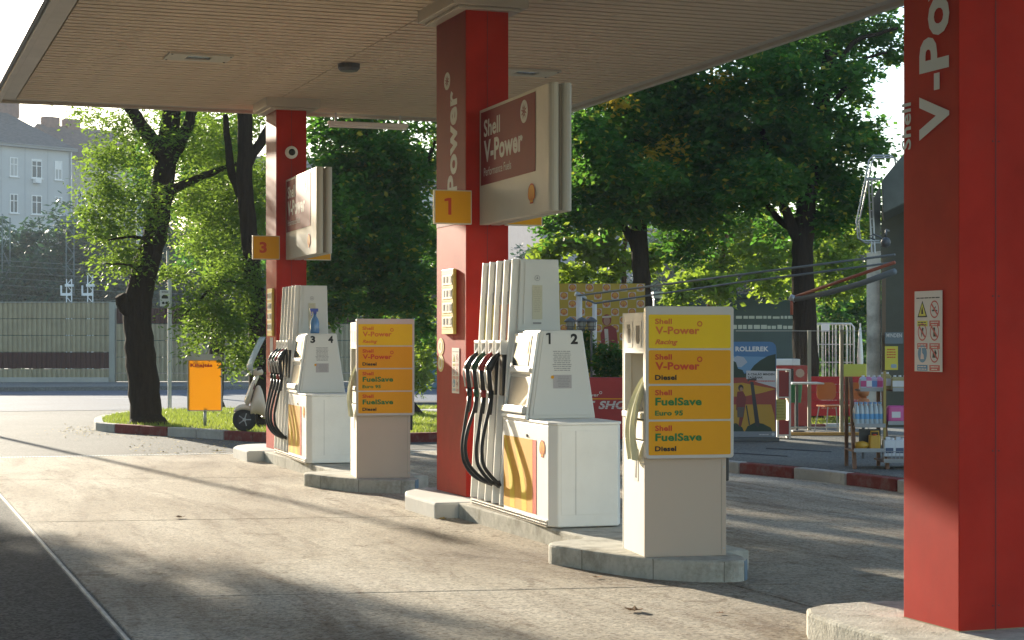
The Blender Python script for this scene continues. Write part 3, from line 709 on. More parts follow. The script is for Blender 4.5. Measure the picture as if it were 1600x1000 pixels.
    ring('mark_ring', .30, 1.99, .024, .004, greyink, t, Om, U_X, U_Z, .002); flat('mark_arrow', [(.29, 1.98), (.31, 1.985), (.30, 2.005)], greyink, t, Om, U_X, U_Z, .002, .001)
    flat('notice_sheet', [(.255, 1.64), (.345, 1.64), (.345, 1.93), (.255, 1.93)], mat('yellowed_sheet', (.58, .53, .38), .6), t, Om, U_X, U_Z, .002, .001)
    fineprint(t, .262, 1.70, .338, 1.92, 14, mat('pale_print', (.48, .42, .30), .6), Om, U_X, U_Z, .004, .3)
    box('label_strip', greyink, t, .262, L1-.008, 1.60, .335, L1-.005, 1.615)
    def mx(z): return .055+(.155-.055)*(z-.05)/(Z1-.05)
    bay = (L2-L1-.10)/4
    fins = MB()
    for k in range(5):
        yk = L1+.07+bay*k+ (0.0)
        fn = MB().add([(mx(.06)-.07, yk-.017, .06), (mx(.06)-.07, yk+.017, .06), (mx(.06)+.02, yk+.022, .06), (mx(.06)+.02, yk-.022, .06),
                  (mx(Z1)-.055, yk-.017, Z1+.004), (mx(Z1)-.055, yk+.017, Z1+.004), (mx(Z1)+.02, yk+.022, Z1+.004), (mx(Z1)+.02, yk-.022, Z1+.004)],
                 [(0, 3, 2, 1), (4, 5, 6, 7), (0, 1, 5, 4), (1, 2, 6, 5), (2, 3, 7, 6), (3, 0, 4, 7)])
        fn.build('hose_fin', white, t, .006)
    fc_ = [mat('hose_label_yellow', (.62, .48, .06), .5), mat('hose_label_yellow', (0, 0, 0)), mat('hose_label_red', (.55, .18, .10), .5), mat('hose_label_red', (0, 0, 0))]
    cols = [blackp, mat('nozzle_green', (.012, .07, .03), .4), mat('nozzle_red', (.30, .02, .02), .4), blackp]
    for k in range(4):
        kk = 3-k                                   # k = 0 is the farthest bay
        y_ = L1+.07+bay*(kk+.5)
        Ob = (mx(1.7)-.0, y_+.07, 0); vb = Vector((.100, 0, Z1-.05)).normalized()
        Ob = Vector((mx(1.35), y_+.07, 1.35))
        flat('hose_label', [(.02, .05), (.12, .05), (.12, .42), (.02, .42)], fc_[k], t, Ob, NY, vb, .030, .001)
        flat('hose_channel', [(.02, -1.2), (.12, -1.2), (.12, .78), (.02, .78)], mat('channel_grey', (.30, .28, .24), .6), t, Ob, NY, vb, .024, .001)
        flat('hose_tag', [(.02, .43), (.12, .43), (.12, .53), (.02, .53)], greyink, t, Ob, NY, vb, .030, .001)
        # nozzle boot
        bx_ = mx(1.15)
        MB().box(bx_-.075, y_-.05, .99, bx_+.01, y_+.05, 1.36).build('nozzle_boot', blackp, t, .008)
        MB().box(bx_-.10, y_-.075, 1.34, bx_+.0, y_-.055, 1.46).box(bx_-.10, y_+.055, 1.34, bx_+.0, y_+.075, 1.46).box(bx_-.10, y_-.055, 1.435, bx_+.0, y_+.055, 1.46).build('boot_frame', white, t, .004)
        # nozzle : spout up into the boot, handle sloping out and down
        nx = bx_-.10
        nz = MB().tube([(nx+.02, y_, 1.36), (nx-.035, y_, 1.30), (nx-.075, y_, 1.235), (nx-.085, y_, 1.20)], [.014, .030, .036, .026], 8).build('nozzle', cols[k], t, smooth=True)
        MB().tube([(nx+.035, y_, 1.42), (nx+.0, y_, 1.35), (nx-.02, y_, 1.315)], [.010, .012, .016], 8).build('spout', white, nz, smooth=True)
        MB().tube([(nx-.085, y_, 1.215), (nx-.075, y_, 1.12), (nx-.065, y_, 1.03)], [.024, .020, .020], 8).build('handle', blackp, nz, smooth=True)
        MB().tube([(nx-.055, y_, 1.19), (nx-.115, y_, 1.225), (nx-.118, y_, 1.17), (nx-.10, y_, 1.05)], .008, 6).build('lever', greywhite, nz, smooth=True)
        MB().tube([(nx-.066, y_, 1.03), (nx-.063, y_, .965)], [.027, .022], 8).build('swivel', cols[k] if 0 < k < 3 else black, nz, smooth=True)
        # hose: hangs out in a loop and returns to the foot of the mast
        of = .015*k; jx, jy = random.uniform(-.022, .022), random.uniform(-.02, .02)
        hose(t, [(nx-.063, y_, .97), (nx-.085, y_-.01, .86), (nx-.13+jx, y_-.03, .68), (nx-.158+jx, y_-.055+jy, .52), (nx-.145+jx*.6, y_-.10+jy, .38), (nx-.09+of, y_-.17-.02*kk, .275-.01*k), (nx-.01, L1+.12+.09*kk, .222+.01*k), (nx+.07, L1+.03+.03*kk, .20+.012*k), (mx(.2)-.01, L1+.01+.02*kk, .205+.012*k)], .0165, black)
        MB().tube([(nx-.063, y_, .97), (nx-.070, y_-.01, .905), (nx-.083, y_-.03, .83)], [.021, .021, .018], 8).build('hose_collar', blackp, t, smooth=True)
    return t
dispenser(5.02, 12.98, 1, 'near white fuel pump marked 1 and 2 with black hoses')
dispenser(4.93, 20.75, 3, 'far white fuel pump marked 3 and 4 with black hoses')

# ------------------------------------------------------------------ SERVICE KIOSKS with the fuel boards
def kiosk(x, y, rz, label):
    t = T('service_kiosk', label, 'kiosk', (x, y, .142), rz, 'service kiosks with yellow fuel boards')
    W, Dp, H = .575, .56, 1.66
    MB().box(0, 0, 0, W, .018, H-.01).build('front_panel', beige, t, .003)
    box('back_panel', cream, t, 0, Dp-.018, 0, W, Dp, H-.01, .003)
    box('right_panel', cream, t, W-.018, .020, 0, W, Dp-.02, H-.01, .003)
    box('lower_body', cream, t, .002, .020, 0, W-.02, Dp-.02, .775, .003)
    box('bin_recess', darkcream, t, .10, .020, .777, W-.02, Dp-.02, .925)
    box('bin_flap', cream, t, .012, .09, .785, .022, Dp-.06, .915, .003)
    box('sill', cream, t, -.012, .020, .927, W-.02, Dp-.02, .968, .006)
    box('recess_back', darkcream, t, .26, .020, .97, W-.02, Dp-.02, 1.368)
    box('upper_body', cream, t, .002, .020, 1.37, W-.02, Dp-.02, H-.012, .003)
    box('bay_jamb', cream, t, .002, Dp-.058, .97, .05, Dp-.020, 1.368, .003); box('bay_jamb', cream, t, .002, .021, .97, .05, .045, 1.368, .003)
    box('bin_jamb', cream, t, .002, Dp-.06, .777, .03, Dp-.021, .925)
    O = (.001, Dp-.02, 0)
    for k in range(2):
        x0 = .07+k*.22
        ring('towel_symbol_frame', x0+.085, 1.50, .09, .004, greyink, t, O, NY, U_Z, .002, 4)
        flat('symbol_plate', rrect(x0, 1.41, x0+.17, 1.59, .02), mat('symbol_plate', (.46, .45, .40), .5), t, O, NY, U_Z, .001, .001)
        flat('towel_symbol' if k == 0 else 'bucket_symbol', rrect(x0+.05, 1.44, x0+.12, 1.54, .01) if k == 0 else [(x0+.04, 1.56), (x0+.13, 1.56), (x0+.13, 1.46), (x0+.11, 1.435), (x0+.06, 1.435), (x0+.04, 1.46)], ink, t, O, NY, U_Z, .0025, .0008)
        if k == 0:
            for q in range(4): flat('finger_symbol', [(x0+.03+q*.022, 1.54), (x0+.042+q*.022, 1.54), (x0+.042+q*.022, 1.57), (x0+.03+q*.022, 1.57)], ink, t, O, NY, U_Z, .0025, .0008)
    # litter symbol low on the side
    flat('litter_symbol_plate', rrect(.28, .50, .38, .72, .012), mat('symbol_plate', (0, 0, 0)), t, O, NY, U_Z, .001, .001)
    flat('litter_symbol', [(.31, .52), (.35, .52), (.355, .60), (.365, .64), (.35, .67), (.33, .67), (.325, .62)], ink, t, O, NY, U_Z, .0025, .0006)
    box('panel_seam', darkcream, t, W-.034, -.0015, .01, W-.031, .001, .655)
    for z_ in (.05, .60): k_ = MB().lathe([(.006, 0), (.006, .003)], 8).build('screw', steel, t); k_.rotation_euler = (R(90), 0, 0); k_.location = (W-.018, -.0005, z_)
    # right side handle of black rubber
    MB().box(W+.002, .02, .50, W+.03, .10, .70).build('side_buffer', blackp, t, .012)
    # fuel board
    ft = MB().prism([(q[0], q[1]) for q in rrect(-.008, .665, W+.035, 1.688, .022)], -.055, -.004, 'xz').build('board_case', mat('board_case', (.50, .475, .44), .4, var=.03), t, .004)
    Ob = (0, -.055, 0)
    rows = [('V-Power', 'Racing', faderedink, yellow2), ('V-Power', 'Diesel', redink, yellow), ('FuelSave', 'Euro 95', greenink, yellow), ('FuelSave', 'Diesel', greenink, yellow)]
    for k, (a_, b_, ca, cy_) in enumerate(rows):
        z1 = 1.632-k*.239; z0 = z1-.226
        flat('board_panel', rrect(.012, z0, W+.012, z1, .010), cy_, t, Ob, U_X, U_Z, .001, .002)
        text('Shell', faderedink if k == 0 else redink, t, Ob, U_X, U_Z, .118, .037, .032, x=.055, y=z1-.064, off=.005)
        text(a_, ca, t, Ob, U_X, U_Z, .31 if k < 2 else .325, .052, .035, x=.057, y=z1-.132, off=.005)
        text(b_, faderedink if k == 0 else (greenink if k == 2 else ink), t, Ob, U_X, U_Z, (.16, .15, .195, .148)[k], .034, .038, .35 if k == 0 else 0, x=.055, y=z1-.200, off=.005)
        if k < 2: ring('power_ring', .368, z1-.062, .019, .008, ca, t, Ob, U_X, U_Z, .005)
    return t
k1 = kiosk(4.935, 11.03, R(-8), 'near beige kiosk with four yellow fuel boards beside pump 1')
k3 = kiosk(4.895, 18.38, R(-8), 'far beige kiosk with four yellow fuel boards beside pump 3')
# paper towels hanging out of the kiosks
def towel(k, label):
    t = MB(); n = 12; m_ = 7; vs = []
    base = [(.06, .07, 1.24), (-.01, .085, 1.08), (-.035, .11, .98), (-.05, .14, .86), (-.035, .155, .76), (-.025, .16, .655)]
    for i, p_ in enumerate(base):
        wd = (.09, .17, .23, .24, .22, .20)[i]
        for j in range(m_):
            f_ = j/(m_-1)-.5; vs.append((p_[0]-.03*math.cos(j*2.1+i*.5)-.018, p_[1]+f_*wd, p_[2]-.03*abs(f_)))
    t.add(vs, [(i*m_+j, i*m_+j+1, (i+1)*m_+j+1, (i+1)*m_+j) for i in range(len(base)-1) for j in range(m_-1)])
    o_ = t.build('paper_towel', mat('yellow_paper', (.70, .66, .42), .8, var=.06, trans=0)); o_.location = k.location; o_.rotation_euler = k.rotation_euler
    md = o_.modifiers.new('s', 'SUBSURF'); md.levels = 2; md.render_levels = 2
    md = o_.modifiers.new('t', 'SOLIDIFY'); md.thickness = .003
    tag(o_, label, 'paper towel', 'paper towels hanging from the kiosks'); 
towel(k1, 'pale yellow paper towel hanging out of the near kiosk'); towel(k3, 'pale yellow paper towel hanging out of the far kiosk')
# spray bottle on pump 3/4
t = T('spray_bottle', 'blue spray bottle standing on top of the pump numbered 3 and 4', 'bottle', (4.93+.28, 20.75+.80, .14+1.548))
t.scale = (1.35, 1.35, 1.3)
MB().lathe([(.04, 0), (.043, .02), (.043, .09), (.035, .13), (.016, .16), (.014, .185)], 14).build('bottle_body', mat('blue_liquid', (.10, .22, .42), .1, .5), t, smooth=True)
MB().lathe([(.018, .185), (.018, .205)], 10).box(-.045, -.012, .205, .03, .012, .235).box(-.035, -.006, .165, -.025, .006, .205).build('trigger_head', mat('blue_trigger', (.04, .07, .35), .4), t, .003)

# ------------------------------------------------------------------ TREES
def leaves(name, centers, normals_n, size, m, parent, per=12, spread=.28, droop=.25, wratio=.42):
    """centers: (n,3) twig positions; every twig carries `per` leaves on both sides of a drooping spray"""
    n = len(centers); th = rng.uniform(0, 2*np.pi, n); dirv = np.stack([np.cos(th), np.sin(th), rng.uniform(-.6, .35, n)], 1)
    dirv /= np.linalg.norm(dirv, axis=1)[:, None]
    t = (np.arange(per)+.5)/per; side = np.where(np.arange(per) % 2 == 0, 1., -1.)
    P = centers[:, None, :]+dirv[:, None, :]*(t[None, :, None]-.4)*spread*2
    P[:, :, 2] -= droop*spread*(t[None, :]**2)*1.5
    perp = np.stack([-dirv[:, 1], dirv[:, 0], np.zeros(n)], 1); perp /= np.linalg.norm(perp, axis=1)[:, None]
    ld = dirv[:, None, :]*.55+perp[:, None, :]*side[None, :, None]+rng.normal(0, .45, (n, per, 3)); ld[:, :, 2] -= .25
    ld /= np.linalg.norm(ld, axis=2)[:, :, None]
    up = rng.normal(0, .55, (n, per, 3)); up[:, :, 2] += 1.0
    wv = np.cross(ld, up); wv /= np.linalg.norm(wv, axis=2)[:, :, None]+1e-9
    s = size*rng.uniform(.6, 1.25, (n, per))[:, :, None]
    P = P+rng.normal(0, spread*.18, (n, per, 3))
    a = P; b = P+ld*s*.45+wv*s*wratio*.5; c = P+ld*s; d = P+ld*s*.45-wv*s*wratio*.5
    V = np.stack([a, b, c, d], 2).reshape(-1, 3)
    return mesh_np(name, V, 4, m, parent)
def blob(c, r, n, sub=9, tight=.42):
    """n points clumped in an ellipsoid, leaving gaps"""
    c = np.array(c); r = np.array(r)
    sc_ = rng.normal(0, 1, (sub, 3)); sc_ /= np.linalg.norm(sc_, axis=1)[:, None]; sc_ *= rng.uniform(.35, .95, (sub, 1))
    k = rng.integers(0, sub, n); off = rng.normal(0, 1, (n, 3)); off /= np.linalg.norm(off, axis=1)[:, None]+1e-9
    off *= rng.uniform(0, 1, (n, 1))**.6*tight*1.35
    return c+(sc_[k]+off)*r
def pblob(px, py, d, rx, ry, rd, dens, sub=9, tight=.42):
    c = D(px, py, d); k = d/F
    vol = rx*k*ry*k*rd; n = int(2.6*dens*max(vol, .15)**.8)
    p = blob((0, 0, 0), (rx*k, rd, ry*k), n, sub, tight)
    q = np.empty_like(p); q[:, 0] = p[:, 0]*C_+p[:, 1]*S_; q[:, 1] = -p[:, 0]*S_+p[:, 1]*C_; q[:, 2] = p[:, 2]
    return q+np.array(c)
def limb(b, pts, r0, r1, n=10):
    v = [Vector(p) for p in pts]; out = []; 
    for i in range(len(v)-1):
        p0, p1, p2, p3 = v[max(i-1, 0)], v[i], v[i+1], v[min(i+2, len(v)-1)]
        for k in range(5):
            t = k/5; out.append(.5*((2*p1)+(-p0+p2)*t+(2*p0-5*p1+4*p2-p3)*t*t+(-p0+3*p1-3*p2+p3)*t**3)+Vector((random.gauss(0, .012), random.gauss(0, .012), 0)))
    out.append(v[-1]); m = len(out)
    b.tube(out, [(r0+(r1-r0)*i/(m-1))*random.uniform(.975, 1.03) for i in range(m)], n)
def tree(name, label, group, base, trunk_limbs, blobs, lm, size, bark=barkm, per=12, spread=.28, extra=None, wr=.42, dens=260, droop=.25, ds=0):
    t = T(name, label, 'tree', base, 0, group); inv = Vector(base)
    b = MB()
    for pts, r0, r1 in trunk_limbs[:1]: limb(b, [Vector(p)-inv for p in pts], r0, r1, 12)
    r0 = trunk_limbs[0][1]; b.lathe([(r0*1.45, -.12), (r0*1.2, .02), (r0*1.0, .12), (r0*.6, .2)], 13)
    # flare at the foot
    b.build('trunk', bark, t, smooth=True)
    for pts, r0, r1 in trunk_limbs[1:]: limb(b2 := MB(), [Vector(p)-inv for p in pts], r0, r1, 8); b2.build('branch', bark, t, smooth=True)
    cs = np.concatenate([pblob(q[0], q[1], q[2]+ds, *q[3:6], dens*(q[6] if len(q) > 6 else 1)) for q in blobs]); cs = cs-np.array(inv)
    o_ = leaves('crown', cs, None, size, lm, t, per, spread, droop, wr)
    return t
GR = 'tall dark-trunked trees standing behind the pumps'
# T1: leaning robinia on the grass island
d1 = 31.9
B1 = G(232, 664, .1)
tree('robinia_tree', 'leaning dark-trunked tree on the kerbed grass island at left', GR, B1,
     [([B1-Vector((0, 0, .1)), D(228, 640, d1), D(222, 570, d1), D(214, 500, d1), D(222, 440, d1), D(240, 370, d1), D(254, 290, d1), D(262, 230, d1)], .30, .18),
      ([D(258, 250, d1), D(232, 212, d1-.2), D(196, 158, d1-.4), D(150, 100, d1-.7)], .16, .06),
      ([D(260, 240, d1), D(266, 180, d1), D(268, 100, d1), D(262, 10, d1)], .19, .10),
      ([D(264, 250, d1), D(285, 215, d1), D(305, 165, d1+.2), D(340, 90, d1+.6)], .14, .06),
      ([D(212, 490, d1), D(196, 480, d1-.2), D(188, 462, d1-.3)], .15, .10),
      ([D(240, 380, d1), D(210, 370, d1-.5), D(170, 375, d1-1)], .04, .015),
      ([D(225, 430, d1), D(205, 415, d1-.5), D(165, 412, d1-1)], .04, .012),
      ([D(260, 300, d1), D(330, 270, d1+1), D(390, 250, d1+1.5)], .09, .03)],
     [(195, 215, 34.2, 55, 60, 1.2, 1.3), (165, 240, 34.6, 30, 30, .8, 1.1), (150, 180, 34.5, 32, 22, .8, .8), (160, 282, 34, 42, 38, 1.0, 1.3), (185, 320, 34.4, 50, 40, 1.1, 1.2), (228, 310, 33.2, 40, 42, .7, 1.4), (190, 352, 34, 40, 28, .9, 1.0),
      (135, 330, 34.2, 26, 12, .6, .9), (165, 362, 34, 42, 20, .8, 1.1), (180, 408, 33.6, 38, 20, .7, 1.1), (205, 392, 33.8, 30, 25, .6, .8), (275, 425, 34.5, 26, 10, .6, .8), (270, 250, 35, 60, 70, 1.6, .8), (330, 230, 35.5, 60, 70, 1.6, .9),
      (320, 310, 35.5, 55, 55, 1.2, .9), (300, 360, 36, 50, 45, 1.2, .9), (350, 130, 35.5, 110, 50, 2, .5), (270, 60, 34.5, 130, 60, 2.2, .35), (340, 20, 35.5, 120, 70, 2.2, .35)],
     leafA, .10, per=16, spread=.33, dens=78, wr=.40, ds=-2.2)
# T2
d2 = 31.0; B2 = G(408, 668, .1)
tree('robinia_tree', 'dark tree trunk between the leaning tree and the far red column', GR, B2,
     [([B2, D(405, 600, d2), D(402, 500, d2), D(392, 400, d2), D(384, 300, d2), D(382, 200, d2), D(380, 120, d2), D(378, 30, d2)], .18, .11),
      ([D(384, 320, d2), D(360, 260, d2+.4), D(352, 180, d2+.8)], .10, .05), ([D(383, 260, d2), D(420, 200, d2+.4), D(450, 140, d2+.8)], .1, .05),
      ([D(400, 470, d2), D(370, 440, d2-.3), D(330, 452, d2-.6), D(290, 490, d2-.8)], .05, .012)],
     [(340, 440, 32.4, 45, 24, .8, 1.4), (365, 415, 32.5, 38, 28, .7, 1.3), (315, 480, 32, 42, 20, .6, 1.3), (352, 480, 32.2, 40, 26, .7, 1.3), (372, 520, 32, 28, 32, .6, 1.4), (300, 520, 32.3, 22, 26, .4, 1.0), (375, 560, 32, 20, 30, .5, 1.3), (388, 455, 32.3, 20, 30, .4, 1.0),
      (350, 330, 35, 70, 60, 1.2, 1.2), (340, 400, 36, 50, 25, .8, .7), (375, 250, 35, 70, 70, 1.3, 1.1), (395, 360, 34.5, 36, 50, .9, 1.1), (400, 180, 35, 60, 40, 1.2, .6), (400, 90, 34, 120, 60, 2.2, .3), (405, 10, 34, 120, 60, 2.2, .3), (300, 180, 36, 60, 40, 1, .8)],
     leafA, .105, per=16, spread=.32, dens=85, wr=.40, ds=-1.7)
d9 = 41; B9 = D(335, 640, d9); B9.z = .1
tree('maple_tree', 'dark green tree filling the gap behind the leaning trunk at left', GR, B9,
     [([B9, D(338, 560, d9), D(340, 460, d9), D(336, 360, d9), D(330, 250, d9)], .20, .10)],
     [(340, 240, 40.5, 60, 60, 1.4, 1.2), (350, 340, 40.5, 60, 60, 1.4, 1.4), (310, 300, 41, 40, 50, 1.2, 1.1), (385, 290, 40.5, 34, 70, 1.2, 1.1), (320, 390, 41, 40, 30, 1, 1.0), (365, 400, 41, 40, 30, 1, 1.0), (225, 250, 41, 40, 40, 1, .8), (300, 190, 41, 50, 30, 1.2, .8)],
     leafB, .14, per=12, spread=.28, dens=120, wr=.5)
# T3 dense dark mass between the far and middle columns
d3 = 36; B3 = Vector((10.4, 34.6, .0))
q3 = 590
tree('maple_tree', 'dense dark green tree between the far and middle columns', GR, B3,
     [([B3, D(592, 560, d3), D(588, 480, d3), D(580, 380, d3), D(575, 250, d3), D(570, 120, d3)], .22, .10), ([D(585, 400, d3), D(530, 330, d3), D(490, 260, d3)], .09, .03), ([D(582, 360, d3), D(640, 300, d3), D(680, 220, d3)], .09, .03)],
     [(540, 350, 35, 70, 80, 1.6, 1.6), (600, 300, 36, 80, 80, 1.8, 1.5), (520, 270, 36, 60, 60, 1.3, 1.0), (640, 230, 36, 70, 55, 1.6, 1.2), (570, 210, 36.5, 70, 45, 1.5, .8), (650, 380, 35.5, 60, 70, 1.5, 1.5), (590, 420, 35, 75, 60, 1.5, 1.6),
      (520, 430, 35, 45, 50, 1.2, 1.3), (500, 380, 36, 40, 70, 1.2, 1.3), (560, 470, 34.5, 60, 26, 1, 1.1), (640, 455, 34.5, 50, 38, 1, 1.3), (665, 500, 34.5, 20, 30, .5, .9), (495, 205, 36.5, 45, 40, 1, .5), (660, 200, 36, 60, 30, 1.2, .7), (560, 100, 36, 180, 70, 2.6, .35), (620, 10, 36, 200, 70, 2.6, .3), (510, 480, 34.5, 30, 18, .6, 1.0)],
     leafB, .13, per=12, spread=.26, dens=135, wr=.62)
# T4 trunk at 1000
d4 = 35; B4 = Vector((16.5, 31.0, .0)); B4 = D(1006, 655, d4); B4.z = .1
tree('maple_tree', 'dark tree with straight trunk rising behind the yellow checkered board', GR, B4,
     [([B4, D(1006, 560, d4), D(1004, 470, d4), D(999, 380, d4), D(994, 300, d4), D(985, 180, d4), D(985, 60, d4)], .22, .12), ([D(999, 400, d4), D(960, 330, d4), D(900, 270, d4)], .10, .03), ([D(996, 340, d4), D(1060, 260, d4), D(1110, 180, d4)], .10, .03)],
     [(930, 250, 34, 70, 70, 1.6, 1.6), (1000, 290, 34, 80, 50, 1.6, 1.6), (1010, 200, 35, 80, 70, 1.7, 1.5), (930, 310, 34.5, 60, 40, 1.3, 1.5), (1060, 320, 35, 60, 45, 1.3, .9), (1080, 240, 36, 70, 60, 1.6, 1.1), (880, 300, 35, 40, 60, 1.2, 1.1), (880, 350, 35, 45, 22, .8, 1.1),
      (1060, 150, 35, 80, 50, 1.6, 1.2), (970, 120, 35, 150, 60, 2.4, .5), (1040, 30, 35, 180, 70, 2.6, .35), (860, 30, 35, 150, 70, 2.4, .3), (1055, 390, 35.5, 45, 30, .9, .9), (1110, 350, 36, 40, 40, .9, .8), (905, 215, 34, 50, 45, 1, 1.2), (1085, 170, 34.5, 60, 40, 1, 1.0), (1070, 330, 35, 60, 50, 1.1, .9)],
     leafB, .135, per=12, spread=.27, dens=135, wr=.62)
# T5 forked tree at 1255
d5 = 34; B5 = D(1262, 665, d5); B5.z = .1
tree('maple_tree', 'forked dark-trunked tree by the shop at right', GR, B5,
     [([B5, D(1260, 600, d5), D(1257, 520, d5), D(1255, 440, d5), D(1254, 380, d5), D(1262, 300, d5), D(1272, 230, d5), D(1284, 160, d5), D(1300, 80, d5)], .27, .13),
      ([D(1252, 385, d5), D(1232, 340, d5-.2), D(1212, 290, d5-.4), D(1190, 200, d5-.6)], .13, .05), ([D(1240, 360, d5), D(1205, 330, d5+.3), D(1188, 280, d5+.5)], .08, .04),
      ([D(1290, 140, d5), D(1330, 70, d5), D(1375, 52, d5), D(1402, 44, d5)], .06, .025), ([D(1280, 190, d5), D(1335, 115, d5), D(1342, 95, d5), D(1386, 82, d5)], .055, .02), ([D(1335, 118, d5), D(1352, 112, d5), D(1368, 106, d5)], .03, .015)],
     [(1170, 190, 34, 80, 60, 1.7, 1.5), (1250, 210, 34.5, 70, 60, 1.7, 1.5), (1180, 280, 34, 80, 60, 1.6, 1.4), (1120, 260, 34.5, 70, 60, 1.5, 1.3), (1260, 130, 34.5, 70, 50, 1.5, 1.3), (1310, 230, 34, 55, 35, 1.2, 1.2), (1350, 205, 33.8, 36, 28, .8, 1.0), (1330, 130, 34.5, 26, 40, .8, .8), (1300, 290, 34.5, 60, 40, 1.2, 1.3), (1320, 310, 34, 45, 32, .9, 1.2),
      (1290, 340, 34.5, 50, 40, 1, 1.1), (1330, 70, 35, 50, 40, 1, .8), (1240, 350, 35.5, 50, 30, 1, .9), (1130, 150, 34.5, 90, 40, 1.4, 1.0), (1200, 100, 34.5, 130, 60, 2, .7), (1290, 30, 35, 140, 60, 2, .4), (1225, 270, 33.5, 50, 50, 1, 1.0), (1372, 35, 34.6, 30, 30, .5, .6), (1395, 70, 34.6, 22, 30, .4, .6)],
     leafB, .135, per=12, spread=.26, dens=135, wr=.62)
autumn = leaf_mat('autumn_leaf', (.30, .20, .02), (.42, .30, .03), (.75, .55, .05))
for (bx_, by_, bd_, brx, bry), par in (((1050, 235, 33.4, 34, 26), 'T4'), ((1128, 112, 33.2, 18, 14), 'T4'), ((968, 158, 33.2, 16, 10), 'T4'), ((1010, 240, 33.4, 14, 16), 'T4')):
    tp_ = [o_ for o_ in sc.objects if o_.name.startswith('maple_tree')][-2]
    cs_ = pblob(bx_, by_, bd_, brx, bry, .4, 26)-np.array(tp_.location); leaves('autumn_leaves', cs_, None, .12, autumn, tp_, 9, .2, .25, .6)
# small sunlit tree and bright undergrowth
d6 = 38; B6 = D(978, 645, d6); B6.z = 0
tree('young_tree', 'slim young tree with orange-brown stem and bright sunlit leaves', 'young trees behind the board', B6,
     [([B6, D(977, 560, d6), D(976, 460, d6), D(975, 400, d6), D(978, 350, d6), D(970, 290, d6)], .075, .04), ([D(976, 400, d6), D(940, 380, d6), D(880, 386, d6)], .035, .015), ([D(977, 370, d6), D(995, 330, d6), D(1010, 290, d6)], .04, .015)],
     [(900, 380, 37.6, 45, 18, .6, 1.2), (935, 395, 37.6, 35, 28, .6, 1.1), (900, 425, 38, 30, 20, .5, .8), (960, 410, 38, 25, 30, .5, .9), (1010, 400, 38, 20, 30, .5, .9), (950, 360, 38, 30, 20, .5, .8), (850, 395, 37.5, 20, 18, .5, .9)],
     leafC, .17, bark=bark2, per=9, spread=.24, dens=120, wr=.7)
d7 = 41; B7 = D(1120, 630, d7); B7.z = 0
tree('young_tree', 'bright green low tree overhanging the dark lorry', 'young trees behind the board', B7,
     [([B7, D(1118, 560, d7), D(1110, 480, d7), D(1125, 420, d7), D(1140, 350, d7)], .10, .04), ([D(1112, 480, d7), D(1160, 440, d7), D(1210, 420, d7)], .04, .015)],
     [(1080, 430, 40, 40, 24, .7, 1.2), (1130, 455, 40, 45, 26, .7, 1.2), (1190, 440, 40.5, 45, 26, .7, 1.1), (1110, 400, 41, 50, 30, .9, 1.0), (1190, 390, 41, 50, 34, .9, 1.0), (1150, 350, 42, 60, 30, 1, .9), (1290, 400, 42, 40, 40, .9, 1.2), (1320, 370, 42, 40, 30, .9, 1.0), (1300, 440, 42, 50, 26, .9, 1.0), (1060, 460, 39.5, 20, 14, .4, .9), (1230, 400, 42, 30, 40, .8, .9), (1065, 385, 41.5, 30, 26, .7, .9), (1105, 340, 42, 40, 30, .8, .9), (1190, 345, 42, 40, 30, .8, .9), (1340, 420, 41, 30, 40, .7, 1.0), (1340, 350, 41, 26, 30, .7, 1.0)],
     leafC, .16, bark=bark2, per=10, spread=.26, dens=120, wr=.6)
tb = D(1305, 640, 46); tb.z = .1
tree('young_tree', 'dark green bush behind the roll cage trolley', 'young trees behind the board', tb,
     [([tb, D(1306, 590, 46), D(1305, 540, 46), D(1303, 500, 46)], .08, .03)],
     [(1290, 530, 46, 36, 40, 1, 1.3), (1330, 540, 46, 30, 40, 1, 1.3), (1300, 580, 46, 40, 24, .9, 1.1), (1310, 480, 46, 44, 30, 1, 1.2), (1345, 470, 46, 24, 30, .8, 1.0)],
     leafB, .16, bark=bark2, per=10, spread=.26, dens=120, wr=.6)
d8 = 43; B8 = D(640, 615, d8); B8.z = 0
tree('young_tree', 'bright leafed bush between the far kiosk and the middle column', 'young trees behind the board', B8,
     [([B8, D(642, 580, d8), D(650, 530, d8), D(660, 480, d8)], .06, .03)],
     [(660, 560, 42.6, 26, 36, .6, 1.3), (672, 530, 42.8, 22, 34, .5, 1.1), (600, 470, 43, 60, 22, .8, 1.2), (550, 450, 43, 50, 30, .8, 1.1), (640, 470, 42, 30, 20, .5, 1.0), (490, 560, 43, 22, 40, .5, .9), (650, 595, 42.6, 24, 10, .4, .7)],
     leafC, .16, bark=bark2, per=10, spread=.26, dens=120, wr=.5)
# unseen trees at left: one shades the lane, an added row blocks side skylight
def plain_tree(name, label, group, base, h, r, lm, size, n, tr=.25, bark=barkm, cz=.62, rz=.4, spread=.3, per=12):
    t = T(name, label, 'tree', base, 0, group); b = MB()
    limb(b, [(0, 0, -.1), (.1, 0, h*.3), (-.05, .1, h*.6), (0, 0, h*.85)], tr, tr*.3, 10); b.build('trunk', bark, t, smooth=True)
    for k in range(4):
        a = k*1.7+.4; l = MB(); limb(l, [(0, 0, h*.38+k*.3), (math.cos(a)*r*.4, math.sin(a)*r*.4, h*.55), (math.cos(a)*r*.75, math.sin(a)*r*.75, h*.7)], tr*.4, tr*.1, 6); l.build('branch', bark, t, smooth=True)
    leaves('crown', blob((0, 0, h*cz), (r, r, h*rz), n, 26, .38), None, size, lm, t, per, spread)
    return t
plain_tree('unseen_tree', 'broad street tree just outside the left edge of the view', None, (-4.4, 33.5, 0), 10, 3.5, leafA, .24, 13000, cz=.64, rz=.27)
